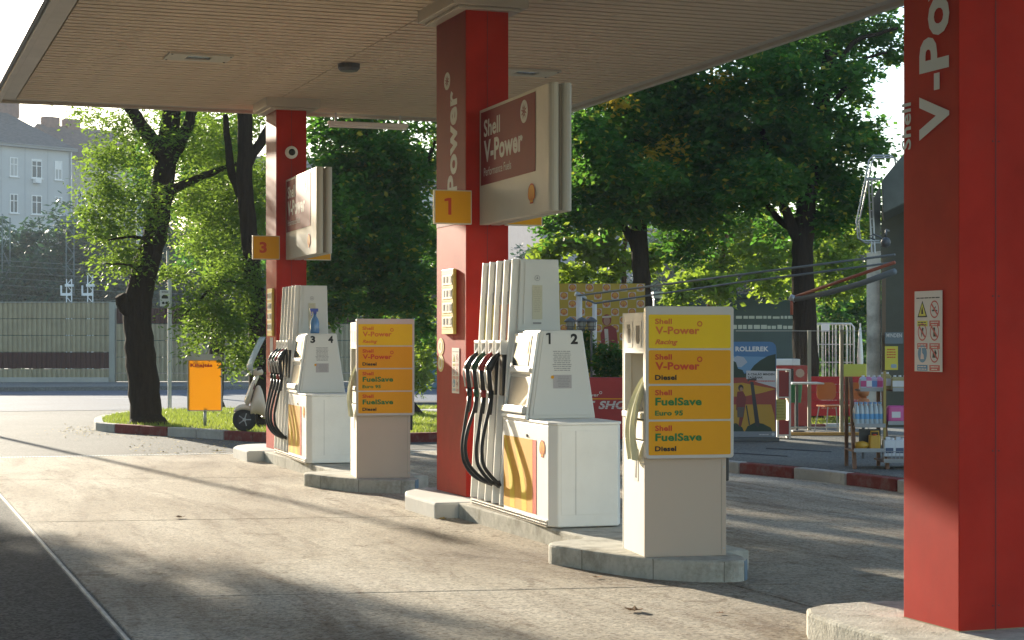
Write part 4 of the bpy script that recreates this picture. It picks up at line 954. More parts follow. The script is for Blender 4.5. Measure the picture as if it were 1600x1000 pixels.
for (x_, y_, h_), w_ in zip(((-10, 24, 9), (-11.5, 16, 10), (-11, 8.5, 9.5), (-12, 1, 10)), ('farthest of the row', 'second of the row', 'third of the row', 'nearest of the row')):
    plain_tree('unseen_tree', f'street tree {w_} along the lane outside the left edge of the view', 'unseen trees added to block sky light', (x_, y_, 0), h_+2, 4.6, leafB, .36, 5200, cz=.50, rz=.50)
# far dark trees on the railway bank
i_ = 0
far = [(-35, 408, 96, 60), (22, 425, 97, 58), (60, 450, 92, 46), (108, 440, 98, 50), (150, 405, 99, 60), (205, 430, 96, 60), (262, 400, 100, 66), (330, 420, 98, 60), (400, 400, 100, 60), (470, 420, 98, 70), (545, 440, 96, 70), (640, 440, 97, 60), (720, 450, 98, 60),
       (840, 455, 98, 45), (900, 462, 90, 34), (1040, 420, 100, 60), (1130, 440, 98, 60), (1210, 400, 100, 80), (1300, 430, 97, 70), (1370, 400, 99, 60), (1440, 440, 97, 70)]
LBL = ['dark bushy tree', 'rounded blue-green tree', 'low spreading tree', 'tall hazy tree']
WHERE = ['outside the left edge', 'below the pale house left', 'below the small far window', 'by the railway gantry', 'right of the railway gantry', 'behind the leaning trunk', 'right of the leaning trunk', 'behind the yellow Kihajtás sign', 'left of the far column', 'behind the far pump', 'behind the far kiosk', 'above the blue van', 'behind the middle column',
         'behind the near pump top', 'above the checkered board', 'right of the straight trunk', 'above the dark lorry', 'left of the forked trunk', 'right of the forked trunk', 'behind the roof ladder', 'behind the near column']
for (px_, py_, dd, rr_), wh in zip(far, WHERE):
    c = D(px_, py_, dd); k = dd/F; top = D(px_, py_-rr_, dd).z
    t = T('bank_tree', f'{LBL[i_ % 4]} on the railway bank {wh}', 'tree', (c.x, c.y, 0), 0, 'trees on the railway bank')
    b = MB(); limb(b, [(0, 0, 0), (.2, 0, c.z*.5), (0, 0, c.z+.5)], .25, .1, 6); b.build('trunk', barkm, t, smooth=True)
    H_ = max(top, 3)
    leaves('crown', blob((0, 0, H_*.56), (rr_*k*1.25, rr_*k*1.1, H_*.46), 1500, 18, .42), None, .42, leafD, t, 9, .55, wr_ := .25)
    i_ += 1

# ------------------------------------------------------------------ NOISE WALL beyond the road
wallc = mat('noise_wall_concrete', (.33, .285, .18), .85, .1, var=.12, vscale=2, dirt=.35, dcol=(.15, .15, .11), dscale=1.2)
wallm = mat('noise_wall_maroon', (.05, .014, .013), .8, .1, var=.1)
wpost = mat('noise_wall_post', (.30, .30, .25), .8, .1, var=.06)
DW = 63.5
A = D(-250, 600, DW); Bw = D(760, 600, DW); A.z = Bw.z = 0; wdir = (Bw-A).normalized(); ang = math.atan2(wdir.y, wdir.x)
W = T('noise_wall', 'ribbed grey-green noise barrier wall with dark red bands beyond the road', 'wall', A, ang)
def wx(px): return (D(px, 600, DW)-A).dot(wdir)
k_ = DW/F; hz = lambda py: EYE+(HY-py)*k_
def rib_panel(x0, x1, z0, z1, m):
    b = MB(); n = int((x1-x0)/.17); st = (x1-x0)/n; pr = []
    for i in range(n):
        xa = x0+i*st; pr += [(xa, 0), (xa+st*.30, 0), (xa+st*.42, -.05), (xa+st*.88, -.05)]
    pr += [(x1, 0)]; poly = pr+[(x1, .12), (x0, .12)]
    b.prism([(p[0], p[1]) for p in poly], z0+.012, z1-.012); return b.build('wall_panel', m, W)
bays = [(-250, -95, 0), (-87, 172, 0), (182, 362, 1), (369, 560, 1), (567, 760, 1)]
for a_, b_, ty in bays:
    x0, x1 = wx(a_), wx(b_)
    rows = [(473, 498, wallc), (498, 524, wallc), (524, 550, wallc), (550, 576, wallm), (576, 590, wallc)] if ty == 0 else [(481, 506, wallm), (506, 532, wallc), (532, 558, wallc), (558, 583, wallc), (583, 596, wallc)]
    for p0, p1, m_ in rows: rib_panel(x0, x1, hz(p1), hz(p0), m_)
    if ty == 0: box('wall_coping', wpost, W, x0, -.08, hz(473)+.003, x1, .16, hz(471.5))
for px_, top in ((-91, 471), (176, 472), (365, 492), (563, 480)):
    x = wx(px_); box('wall_post', wpost, W, x-.10, -.14, .0, x+.10, .2, hz(top), .01)
box('wall_plinth', mat('plinth_concrete', (.38, .37, .32), .85, .2, var=.1, vscale=2, dirt=.3, dcol=(.2, .2, .16)), W, 0, -.26, 0, wx(172), .25, hz(589.5))
box('wall_plinth', MATS['plinth_concrete'], W, wx(182), -.22, 0, wx(760), .25, hz(597))

# ------------------------------------------------------------------ BUILDINGS far behind
hw = mat('pale_blue_grey_render', (.46, .47, .46), .85, .2, var=.05, vscale=.5, dirt=.2, dcol=(.33, .34, .33), dscale=.4)
rf = mat('old_grey_roof_tiles', (.14, .12, .11), .85, .2, var=.3, vscale=3, bump=.03, bscale=6, stretch=(1, 1, 3))
rf2 = mat('brown_roof_tiles', (.16, .11, .09), .85, .2, var=.25, vscale=3, bump=.03, bscale=6)
wf = mat('window_white', (.72, .72, .70), .5); wd = mat('window_dark', (.05, .065, .075), .25, .6); cur_ = mat('curtain', (.42, .42, .40), .8)
brick = mat('chimney_brick', (.22, .13, .10), .9, .2, var=.2, vscale=3)
def house_root(a, b, name, label):
    a = Vector((a.x, a.y, 0)); b = Vector((b.x, b.y, 0)); d = (b-a).normalized()
    return T(name, label, 'building', a, math.atan2(d.y, d.x)), (b-a).length
def window(t, x, z, w_, h_, split=.62, lower=.0, sill=True, dark=1, m=hw):
    fr = MB().box(x-w_/2, -.06, z, x-w_/2+.07, .0, z+h_).box(x+w_/2-.07, -.06, z, x+w_/2, .0, z+h_).box(x-w_/2+.07, -.06, z+h_-.08, x+w_/2-.07, 0, z+h_).box(x-w_/2+.07, -.06, z, x+w_/2-.07, 0, z+.07).box(x-.035, -.05, z+.07, x+.035, -.005, z+h_-.08)
    if split: fr.box(x-w_/2+.07, -.05, z+h_*split, x+w_/2-.07, -.006, z+h_*split+.06)
    f = fr.build('window', wf, t)
    box('pane', wd if dark else cur_, f, x-w_/2+.06, -.012, z+.06, x+w_/2-.06, -.004, z+h_-.07)
    if lower: box('blind', wf, f, x-w_/2+.08, -.03, z+h_*(1-lower), x+w_/2-.08, -.015, z+h_-.08)
    if sill: box('sill', wf, f, x-w_/2-.1, -.16, z-.08, x+w_/2+.1, -.005, z-.005)
a = D(-70, 500, 147); b = D(112, 500, 155); t, L_ = house_root(a, b, 'apartment_house', 'pale blue-grey apartment house with old grey roof at far left')
ze = 17.9; box('wall', hw, t, 0, 0, 0, L_, 12, ze)
MB().box(-.3, -.45, ze, L_+.35, -.004, ze+.28).build('eaves', mat('eaves_grey', (.25, .25, .24), .7), t)
MB().add([(-.3, -.5, ze+.25), (L_+.4, -.5, ze+.15), (L_+.4, 12.4, ze+.15), (-.3, 12.4, ze+.25), (-.3, 6, ze+4.0), (L_-3.6, 6, ze+4.0)], [(0, 1, 5, 4), (1, 2, 5), (2, 3, 4, 5), (0, 4, 3), (0, 3, 2, 1)]).build('roof', rf, t)
for x, w_, h_ in ((L_*.42, .8, 1.9), (L_*.60, 1.0, 1.2), (L_*.69, 2.0, 1.7), (L_*.80, .5, 1.6), (L_*.5, .35, 1.5)): 
    c = MB().box(x-w_/2, 5.2, ze+3.2, x+w_/2, 6.3, ze+3.6+h_).build('chimney', brick, t); box('chimney_cap', mat('eaves_grey', (0, 0, 0)), c, x-w_/2-.06, 5.14, ze+3.6+h_, x+w_/2+.06, 6.36, ze+3.75+h_)
def hxx(px): return (px+70)/182*L_
for (px_, w_, hs) in ((-40, .8, 0), (19, .75, 0), (55, 1.0, 1), (90, .72, 0)):
    for r_, (pt, pb) in enumerate(((246, 276), (303, 333), (358, 386), (414, 442))):
        d_ = 151; z0 = EYE+(HY-pb)*d_/F; h_ = (pb-pt)*d_/F
        window(t, hxx(px_), z0, w_, h_, .62, {(90, 0): .45, (55, 0): .12}.get((px_, r_), 0), True, 0 if (px_, r_) in ((90, 0), (19, 0), (90, 1)) else 1)
box('air_conditioner', wf, t, hxx(49), -.5, EYE+(HY-284)*151/F, hxx(58), -.02, EYE+(HY-277)*151/F)
for px_ in (0, 37, 73, 108): box('wall_band', mat('render_seam', (.40, .41, .41), .9), t, hxx(px_)-.05, -.02, 3, hxx(px_)+.05, -.004, ze)
MB().tube([(L_-.15, -.15, ze), (L_-.15, -.15, 0)], .08, 6).build('downpipe', steel, t)
a = D(112, 500, 160); b = D(235, 500, 166); t, L2_ = house_root(a, b, 'apartment_house', 'beige apartment house with brown roof right of the pale blue-grey one')
z2 = EYE+(HY-250)*161/F; bw = mat('beige_render', (.42, .38, .31), .85, .2, var=.06)
box('wall', bw, t, 0, 0, 0, L2_, 11, z2); MB().add([(-.2, -.5, z2), (L2_+.3, -.5, z2), (L2_+.3, 5.5, z2+3.6), (-.2, 5.5, z2+3.6), (-.2, 11.5, z2), (L2_+.3, 11.5, z2)], [(0, 1, 2, 3), (3, 2, 5, 4), (0, 3, 4), (1, 5, 2), (0, 4, 5, 1)]).build('roof', rf2, t)
for x in (1.2, 3.4): box('chimney', brick, t, x-.7, 5, z2+3, x+.7, 6, z2+4.3)
for x in (.95, 3.2, 5.4):
    for z in (z2-4.1, z2-7.4, z2-10.6): window(t, x, z, .9, 1.5)
a = D(330, 500, 170); b = D(720, 500, 176); t, L3_ = house_root(a, b, 'apartment_house', 'grey house with slate roof glimpsed through the trees at centre')
z3 = EYE+(HY-285)*172/F; box('wall', hw, t, 0, 0, 0, L3_, 11, z3); MB().add([(-.2, -.5, z3), (L3_+.3, -.5, z3), (L3_+.3, 5.5, z3+3), (-.2, 5.5, z3+3), (-.2, 11.5, z3), (L3_+.3, 11.5, z3)], [(0, 1, 2, 3), (3, 2, 5, 4), (0, 3, 4), (1, 5, 2), (0, 4, 5, 1)]).build('roof', rf, t)
for i in range(9):
    for z in (z3-3, z3-6.4, z3-9.8): window(t, 1.6+i*2.5, z, 1.0, 1.6)
a = D(845, 500, 120); b = D(1075, 500, 124); t, L4_ = house_root(a, b, 'warehouse', 'mauve-grey block building glimpsed behind the young tree')
z4 = EYE+(HY-300)*121/F; gw = mat('mauve_grey_blocks', (.30, .28, .30), .85, .2, var=.06)
box('wall', gw, t, 0, 0, 0, L4_, 10, z4)
for i in range(6): box('wall_joint', mat('joint_grey', (.2, .19, .2), .9), t, 0, -.02, 1.5+i*1.2, L4_, -.004, 1.55+i*1.2)
for i in range(4): window(t, 1.2+i*2.3, z4-2.3, .9, 1.4, dark=1)

# ------------------------------------------------------------------ railway: gantry, signals, wires
rs = mat('rail_steel', (.12, .16, .16), .7, .3); sgw = mat('signal_white', (.60, .66, .68), .6)
def lattice(t, x0, x1, z0, z1, step, m, r=.035, name='mast'):
    b = MB(); b.tube([(x0, 0, z0), (x0, 0, z1)], r, 4).tube([(x1, 0, z0), (x1, 0, z1)], r, 4); z = z0; s_ = 0
    while z < z1-step*.5:
        b.tube([(x0 if s_ else x1, 0, z), (x1 if s_ else x0, 0, z+step)], r*.7, 4); z += step; s_ ^= 1
    return b.build(name, m, t)
def rail_root(px, d, label, cat, name):
    p = D(px, 500, d); return T(name, label, cat, (p.x, p.y, 0), -YAW)
def zz(py, d): return EYE+(HY-py)*d/F
t = rail_root(108, 92, 'tall dark lattice mast with a platform near the railway', 'mast', 'railway_mast'); lattice(t, -.15, .25, 0, zz(342, 92), .5, rs)
MB().box(-.35, -.4, zz(348, 92), .55, .4, zz(338, 92)).build('platform', rs, t)
t = rail_root(8, 92, 'slim dark double mast at the left edge above the noise wall', 'mast', 'railway_mast'); lattice(t, -.15, .25, 0, zz(340, 92), .9, rs)
for px_, top, lb in ((108, 436, 'left'), (141, 430, 'right')):
    t = rail_root(px_, 84, f'{lb} one of two pale ladder signals above the noise wall', 'railway signal', 'railway_signal')
    lattice(t, -.12, .12, 0, zz(top, 84), .28, sgw, .03, 'signal_ladder')
    MB().box(-.4, -.05, zz(462, 84), .1, .05, zz(458, 84)).box(-.4, -.05, zz(446, 84), -.34, .05, zz(462, 84)).box(-.15, -.2, zz(448, 84), .2, .1, zz(444, 84)).build('signal_arm', sgw, t)
t = rail_root(852, 95, 'dark horizontal lattice gantry behind the young tree', 'gantry', 'railway_gantry')
b = MB(); zt_, zb_ = zz(385, 95), zz(395, 95)
b.tube([(0, 0, zt_), (5.2, 0, zt_)], .05, 4).tube([(0, 0, zb_), (5.2, 0, zb_)], .05, 4)
for i in range(10): b.tube([(i*.52, 0, zt_ if i % 2 else zb_), ((i+1)*.52, 0, zb_ if i % 2 else zt_)], .035, 4)
b.build('gantry_beam', rs, t); MB().tube([(2.2, 0, zb_), (2.2, 0, 0)], .08, 6).tube([(5.2, 0, zt_), (5.2, 0, 0)], .08, 6).build('gantry_post', rs, t)
for k, py_ in enumerate((403, 411, 421, 430, 441, 455)):
    p0 = D(-60, py_, 80+2*k); p1 = D(760, py_+3+2*k, 84+2*k); pts = [p0.lerp(p1, f/14)+Vector((0, 0, -.45*math.sin(math.pi*f/14))) for f in range(15)]
    o = MB().tube([p-p0 for p in pts], .009, 4).build('overhead_wire', mat('wire', (.15, .18, .18), .5, metal=.5)); o.location = p0
    tag(o, ['highest', 'second', 'third', 'fourth', 'fifth', 'lowest'][k]+' of the thin railway wires crossing the far trees', 'wire', 'overhead railway wires')

# ------------------------------------------------------------------ street furniture on the left
p = G(265, 639, .1)
t = T('sign_post', 'thin grey street post with a small white parking sign behind the leaning tree', 'sign post', (p.x, p.y, .1), -YAW); dd = 41.8; 
MB().tube([(0, 0, -.1), (0, 0, zz(430, dd)-.1)], .045, 10).tube([(-.06, .1, zz(440, dd)-.1), (-.06, .1, zz(400, dd)-.1)], .03, 8).build('post', steel, t)
box('sign_plate', mat('sign_white', (.62, .62, .60), .5), t, -.20, -.07, zz(482, dd)-.1, .02, -.05, zz(458, dd)-.1, .004)
Os = (-.20, -.071, zz(482, dd)-.1)
flat('car_symbol', [(.04, .17), (.18, .17), (.18, .21), (.15, .25), (.07, .25), (.04, .21)], ink, t, Os, U_X, U_Z); flat('wheel_symbol', circle(.075, .075, .03), ink, t, Os, U_X, U_Z); flat('wheel_symbol', circle(.15, .075, .03), ink, t, Os, U_X, U_Z)
fineprint(t, .03, .29, .19, .34, 2, ink, Os, U_X, U_Z)
p = D(216, 560, 56)
t = T('lamp_post', 'tall pale lamp post seen through the leaning tree', 'lamp post', (p.x, p.y, .1), -YAW)
MB().tube([(.10, 0, 0), (.06, 0, 4), (-.08, 0, 9), (-.12, 0, 11)], [.11, .10, .07, .06], 10).tube([(-.12, 0, 11), (-.2, -1, 11.3), (-.3, -2.2, 11.35)], [.05, .04, .035], 8).build('pole', mat('post_pale', (.42, .42, .38), .6), t, smooth=True)
MB().box(-.42, -2.9, 11.27, -.18, -2.2, 11.4).build('lamp_head', steel, t, .02)
t = T('lamp_post', 'lamp post standing just outside the left edge of the view', 'lamp post', (.62, 42, 0))
MB().tube([(0, 0, 0), (0, 0, 6.5)], [.075, .06], 10).build('pole', MATS['post_pale'], t)
MB().box(-.12, -.7, 6.5, .12, .1, 6.62).build('lamp_head', steel, t, .02)
# Kihajtas sign
p = G(320, 668, .12); dk = 32.94
t = T('exit_sign', 'yellow Kihajtás sign on a thin pole on the grass island', 'sign', (p.x, p.y, .12), -YAW)
zb, zt = zz(634, dk)-.12, zz(552, dk)-.12; hw_ = 25*dk/F
MB().tube([(0, .02, 0), (0, .02, zb+.05)], .026, 10).build('pole', steel, t, smooth=True)
MB().box(-hw_, -.03, zb, -hw_+.016, .03, zt).box(hw_-.016, -.03, zb, hw_, .03, zt).box(-hw_+.016, -.03, zb, hw_-.016, .03, zb+.016).box(-hw_+.016, -.03, zt-.10, hw_-.016, .03, zt).build('sign_frame', alu, t)
tm_ = bpy.data.materials.new('translucent_yellow'); tm_.use_nodes = True; n_ = tm_.node_tree; b_1 = n_.nodes['Principled BSDF']; b_1.inputs['Base Color'].default_value = (.80, .48, .02, 1); b_1.inputs['Roughness'].default_value = .6
t_1 = n_.nodes.new('ShaderNodeBsdfTranslucent'); t_1.inputs[0].default_value = (.80, .50, .02, 1); m_1 = n_.nodes.new('ShaderNodeMixShader'); m_1.inputs[0].default_value = .45
n_.links.new(b_1.outputs[0], m_1.inputs[1]); n_.links.new(t_1.outputs[0], m_1.inputs[2]); n_.links.new(m_1.outputs[0], n_.nodes['Material Output'].inputs[0])
Ok = (-hw_, -.031, zb); Wk, Hk = 2*hw_, zt-zb
flat('yellow_face', [(.015, .015), (Wk-.015, .015), (Wk-.015, Hk-.10), (.015, Hk-.10)], tm_, t, Ok, U_X, U_Z, -.02, .0008)
text('Kihajtás', redink, t, Ok, U_X, U_Z, .375, .06, .05, x=.055, y=Hk-.215, off=.004)

# ------------------------------------------------------------------ SCOOTER facing left
p = G(382, 673, .14)
t = T('scooter', 'cream scooter with tall clear windscreen parked on the kerb behind the far column', 'scooter', (p.x, p.y, .13), R(-12))
t.scale = (.85, .85, .85)
cm = mat('cream_scooter_paint', (.72, .60, .46), .3, .5, coat=.4, dirt=.10, dcol=(.5, .40, .3)); tyre = mat('tyre_black', (.018, .018, .02), .7)
def wheel(x):
    wv = MB().lathe([(.13, -.045), (.20, -.045), (.225, -.02), (.225, .02), (.20, .045), (.13, .045)], 28).build('wheel', tyre, t, smooth=False)
    wv.rotation_euler = (R(90), 0, 0); wv.location = (x, 0, .225)
    MB().lathe([(.128, .044), (.128, .048)], 20).build('rim', mat('rim_dark', (.03, .03, .03), .5), wv)
    b_ = MB()
    for k in range(5):
        a_ = k*2*math.pi/5; c_, s_2 = math.cos(a_), math.sin(a_); b_.tube([(c_*.02, s_2*.02, .052), (c_*.125, s_2*.125, .052)], .011, 5)
    b_.lathe([(.035, .045), (.03, .068)], 12).build('spokes', steel, wv)
wheel(0); wheel(1.28)
def loft(name, m, secs, n=14, smooth=True):
    """secs: (x, z, halfwidth y, halfheight z, tilt)"""
    vs = []
    for (x, z, ry, rz, ti) in secs:
        for k in range(n):
            a_ = 2*math.pi*k/n; yy_, zl = ry*math.cos(a_), rz*math.sin(a_); vs.append((x-zl*math.sin(ti), yy_, z+zl*math.cos(ti)))
    m_ = len(secs); fs = [(i*n+k, i*n+(k+1) % n, (i+1)*n+(k+1) % n, (i+1)*n+k) for i in range(m_-1) for k in range(n)]+[tuple(range(n)), tuple(range((m_-1)*n, m_*n))]
    o_ = MB().add(vs, fs).build(name, m, t, smooth=smooth); md = o_.modifiers.new('s', 'SUBSURF'); md.levels = md.render_levels = 1; return o_
loft('front_mudguard', cm, [(-.20, .37, .03, .02, .5), (-.16, .42, .075, .045, .4), (-.06, .47, .09, .06, .2), (.06, .46, .09, .06, -.1), (.16, .40, .075, .045, -.5), (.22, .32, .04, .02, -.8)])
loft('leg_shield', cm, [(.03, .50, .06, .06, .9), (.07, .62, .17, .07, 1.2), (.12, .80, .22, .05, 1.35), (.20, .98, .18, .05, 1.3), (.26, 1.08, .08, .04, 1.2)])
loft('side_fairing', cm, [(.10, .36, .10, .05, 0), (.14, .48, .17, .16, 0), (.22, .62, .17, .28, 0), (.30, .60, .15, .30, 0), (.36, .50, .13, .22, 0), (.42, .32, .12, .08, 0)])
loft('floor_board', cm, [(.30, .28, .14, .03, 0), (.50, .25, .17, .04, 0), (.80, .26, .16, .05, 0), (.95, .30, .14, .08, 0)])
loft('rear_body', cm, [(.78, .42, .08, .10, 0), (.92, .50, .18, .20, 0), (1.15, .58, .21, .22, 0), (1.42, .60, .18, .18, 0), (1.62, .62, .08, .10, 0)])
loft('seat', mat('seat_brown', (.14, .06, .045), .6), [(.74, .78, .05, .03, 0), (.85, .81, .13, .05, 0), (1.1, .84, .15, .055, 0), (1.40, .87, .13, .05, 0), (1.52, .88, .06, .03, 0)])
loft('headset', cm, [(.16, 1.10, .05, .05, 0), (.20, 1.13, .09, .08, 0), (.28, 1.14, .09, .08, 0), (.36, 1.12, .05, .05, 0)])
MB().tube([(.27, -.33, 1.20), (.25, -.18, 1.17), (.25, .18, 1.17), (.27, .33, 1.20)], .016, 8).tube([(.30, -.36, 1.20), (.26, -.22, 1.19)], .022, 8).tube([(.30, .36, 1.20), (.26, .22, 1.19)], .022, 8).build('handlebar', blackp, t, smooth=True)
MB().tube([(0, .07, .225), (.06, .07, .50)], .02, 8).tube([(0, .05, .225), (.05, .04, .50), (.22, 0, 1.1)], .025, 8).build('fork', steel, t, smooth=True)
hl = MB().lathe([(.05, 0), (.055, .02), (.03, .04)], 14).build('headlight', mat('headlight_glass', (.5, .5, .45), .1), t, smooth=True); hl.rotation_euler = (0, R(-90), 0); hl.location = (.15, 0, 1.13)
box('reflector_panel', mat('brown_panel', (.16, .06, .05), .5), t, .145, -.172, .80, .20, -.168, .92)
wsm = mat('clear_windscreen', (.62, .66, .64), .12, .6, alpha=.55)
b = MB(); sh = [(.0, 1.16, .20), (-.02, 1.25, .26), (.04, 1.40, .27), (.12, 1.58, .24), (.20, 1.74, .15), (.23, 1.80, .05)]
vs = []
for (x, z, hy_) in sh:
    for j in range(7):
        f_ = j/6*2-1; vs.append((x+.05+.12*f_*f_, f_*hy_, z))
b.add(vs, [(i*7+j, i*7+j+1, (i+1)*7+j+1, (i+1)*7+j) for i in range(5) for j in range(6)]).build('windscreen', wsm, t, smooth=True).modifiers.new('t', 'SOLIDIFY').thickness = .006
for s__ in (-1, 1): MB().tube([(.24, s__*.26, 1.18), (.30, s__*.34, 1.32), (.30, s__*.36, 1.36)], .007, 6).lathe([(.02, -.01), (.05, 0), (.02, .01)], 12, (.30, s__*.38, 1.40)).build('mirror', blackp, t)

# ------------------------------------------------------------------ vehicles on the road
def van(px0, px1, pyt, d, paint, label, name, cat, stripes=False):
    p0, p1 = D(px0, 500, d), D(px1, 500, d); L = (Vector((p1.x, p1.y))-Vector((p0.x, p0.y))).length; H = zz(pyt, d)
    t = T(name, label, cat, (p0.x, p0.y, 0), -YAW)
    return t, L, H
t, L, H = van(560, 815, 497, 46, None, 'light blue van on the road behind the far kiosk', 'parked_van', 'van')
bl = mat('light_blue_paint', (.12, .26, .42), .3, .5, coat=.5)
MB().prism([(0, .35), (0, .95), (.25, 1.15), (.75, H-.12), (1.0, H), (L-.08, H), (L, H-.15), (L, .35)], 0, 1.9, 'xz').build('body', bl, t, .05)
for x0, x1 in ((1.15, 1.75), (2.0, 2.9), (3.1, 3.9)): box('window', glassm, t, x0, -.006, 1.35, x1, -.001, H-.30)
for x in (.85, L-.85): w_ = MB().lathe([(.2, -.1), (.33, -.1), (.34, .1), (.2, .1)], 20).build('wheel', tyre, t); w_.rotation_euler = (R(90), 0, 0); w_.location = (x, .08, .34)
box('body_stripe', mat('van_white', (.6, .62, .62), .4), t, .4, -.005, .95, L-.1, -.002, 1.05)
t, L, H = van(1022, 1268, 456, 44, None, 'dark teal lorry with two pale lettered stripes behind the terrace', 'parked_lorry', 'lorry')
tl = mat('dark_teal_tarpaulin', (.035, .065, .075), .5, .4, var=.1)
box('cargo_body', tl, t, 0, 0, .9, L, 2.4, H-.16, .03); box('roof_rail', mat('van_white', (0, 0, 0)), t, -.02, -.03, H-.155, L*.42, 2.43, H, .01); box('roof_rail', tl, t, L*.43, -.03, H-.155, L+.02, 2.43, H-.05, .01)
box('side_skirt', darksteel, t, .3, .05, .35, L-.3, .12, .88)
for z_, h_, xa, xb in ((zz(498, 44), .07, .52, .98), (zz(514, 44), .10, .42, .92)):
    b = MB(); x = L*xa
    while x < L*xb: w__ = random.uniform(.06, .17); b.box(x, -.006, z_, x+w__, -.001, z_+h_*random.choice((.8, 1, 1))); x += w__+random.uniform(.015, .04)
    b.build('pale_stripe', mat('stripe_pale', (.50, .52, .52), .6), t)
for x in (.8, L-.9, L-1.9): w_ = MB().lathe([(.3, -.14), (.47, -.14), (.48, .14), (.3, .14)], 22).build('wheel', tyre, t); w_.rotation_euler = (R(90), 0, 0); w_.location = (x, .2, .48)


# ------------------------------------------------------------------ SHOP SIDE (right)
def root_at(px, py, d, z, name, label, cat, group=None, rz=-YAW):
    p = D(px, py, d); return T(name, label, cat, (p.x, p.y, z), rz, group)
PZ = .118
# yellow checkered board
db = 29.0; kb = db/F
t = root_at(868, 500, db, 0, 'checkered_board', 'yellow checkered hoarding covered with small scallop shell tiles', 'hoarding')
x0b, x1b = (820-868)*kb, (1008-868)*kb; ztb = zz(443, db)
box('board', mat('hoarding_ochre', (.42, .29, .03), .55, .4, var=.06), t, x0b, 0, .05, x1b, .04, ztb)
for x in (x0b+.1, 1.0, x1b-.05): box('board_post', darksteel, t, x-.03, .045, 0, x+.03, .10, ztb-.02)
cell = 13.3*kb; ch = 12.7*kb
tm = MB(); tilep = rrect(-cell*.46, -ch*.46, cell*.46, ch*.46, cell*.12, 2)
def tri_tile():
    vs, fs, mi = [], [], []
    for poly, y, k in ((tilep, -.002, 0), (shell_poly(0, 0, ch*.76), -.004, 1), (shell_poly(0, 0, ch*.76, .80), -.006, 2)):
        b0 = len(vs); vs += [(p[0], y, p[1]) for p in poly]; fs.append(tuple(range(b0, len(vs)))); mi.append(k)
    for a in (-50, -25, 0, 25, 50):
        dx, dz = math.sin(R(a)), math.cos(R(a)); n0 = (dz*.02*ch, -dx*.02*ch); b0 = len(vs)
        p0 = (0, -.25*ch); p1 = (dx*.52*ch, -.25*ch+dz*.52*ch)
        vs += [(p0[0]-n0[0], -.0075, p0[1]-n0[1]), (p0[0]+n0[0], -.0075, p0[1]+n0[1]), (p1[0]+n0[0], -.0075, p1[1]+n0[1]), (p1[0]-n0[0], -.0075, p1[1]-n0[1])]; fs.append((b0, b0+1, b0+2, b0+3)); mi.append(1)
    me = bpy.data.meshes.new('checker_tile'); me.from_pydata(vs, [], fs)
    for m in (mat('tile_white', (.50, .44, .36), .5), mat('tile_red', (.42, .07, .03), .5), mat('tile_yellow', (.60, .36, .05), .5)): me.materials.append(m)
    me.polygons.foreach_set('material_index', mi); return me
tme = tri_tile(); r_ = 0
z = ztb-ch*.52
while z > 1.0:
    x = x0b+cell*(.6 if r_ % 2 else 1.6)
    while x < x1b-cell*.4:
        if x > -.1: c = link('checker_tile', tme, t); c.location = (x, 0, z)
        x += 2*cell
    z -= ch; r_ += 1
# printed figure on the board
Of = ((938-868)*kb, -.010, zz(590, db)); k9 = kb
def pp(poly, m, off, nm='printed_figure'): flat(nm, [((x-938)*k9, (590-y)*k9) for x, y in poly], m, t, Of, U_X, U_Z, off, .001)
skin = mat('printed_skin', (.36, .20, .13), .6); suit = mat('printed_suit', (.24, .035, .03), .6)
pp([(941, 590), (940, 545), (938, 522), (944, 511), (955, 508), (963, 514), (966, 540), (966, 590)], suit, .001)
pp([(x, y) for x, y in circle(948, 500, 7.2, 16, 9)], suit, .002); pp([(x, y) for x, y in circle(948, 501.5, 5.0, 14, 7)], skin, .0035, 'printed_face')
pp([(941, 497), (955, 496), (955, 493), (941, 494)], mat('tile_white', (0, 0, 0)), .005, 'printed_band'); pp([(944, 514), (950, 590), (954, 590), (950, 514)], mat('tile_white', (0, 0, 0)), .0025, 'printed_stripe')
# red shop banner
dr_ = 26.0; kr = dr_/F
t = root_at(880, 600, dr_, PZ, 'shop_banner', 'dark red low banner with white lettering SHOP in front of the bushes', 'banner')
xr = (1105-880)*kr; zt_ = zz(590, dr_)-PZ
box('banner_panel', mat('banner_red', (.34, .022, .022), .5, .4, var=.08), t, 0, 0, .05, xr, .35, zt_, .01)
Or = (0, -.001, 0); zz_ = lambda py: zz(py, dr_)-PZ
box('yellow_line', yellow, t, .02, -.003, zz_(624), xr-.02, -.0005, zz_(622.4))
text('SELECT SHOP', lettergrey, t, Or, U_X, U_Z, 158*kr, 12*kr, .03, .25, x=(842-880)*kr, y=zz_(638), off=.004) if False else None
text('SHOP', lettergrey, t, Or, U_X, U_Z, 56*kr, 12.5*kr, .04, .25, x=(935-880)*kr, y=zz_(639), off=.004)
text('SELECT', lettergrey, t, Or, U_X, U_Z, 48*kr, 12.5*kr, .04, .25, x=(882-880)*kr, y=zz_(639), off=.004)
text('V-Power', lettergrey, t, Or, U_X, U_Z, 36*kr, 5*kr, .02, x=(900-880)*kr, y=zz_(619.5), off=.004); ring('power_ring', (938.5-880)*kr, zz_(613.5), 2.3*kr, .9*kr, lettergrey, t, Or, U_X, U_Z, .004)
for q in (629.5, 633.2, 636.4): box('lettering_slit', mat('banner_red', (0, 0, 0)), t, (934-880)*kr, -.0065, zz_(q+.45), (992-880)*kr, -.0055, zz_(q))
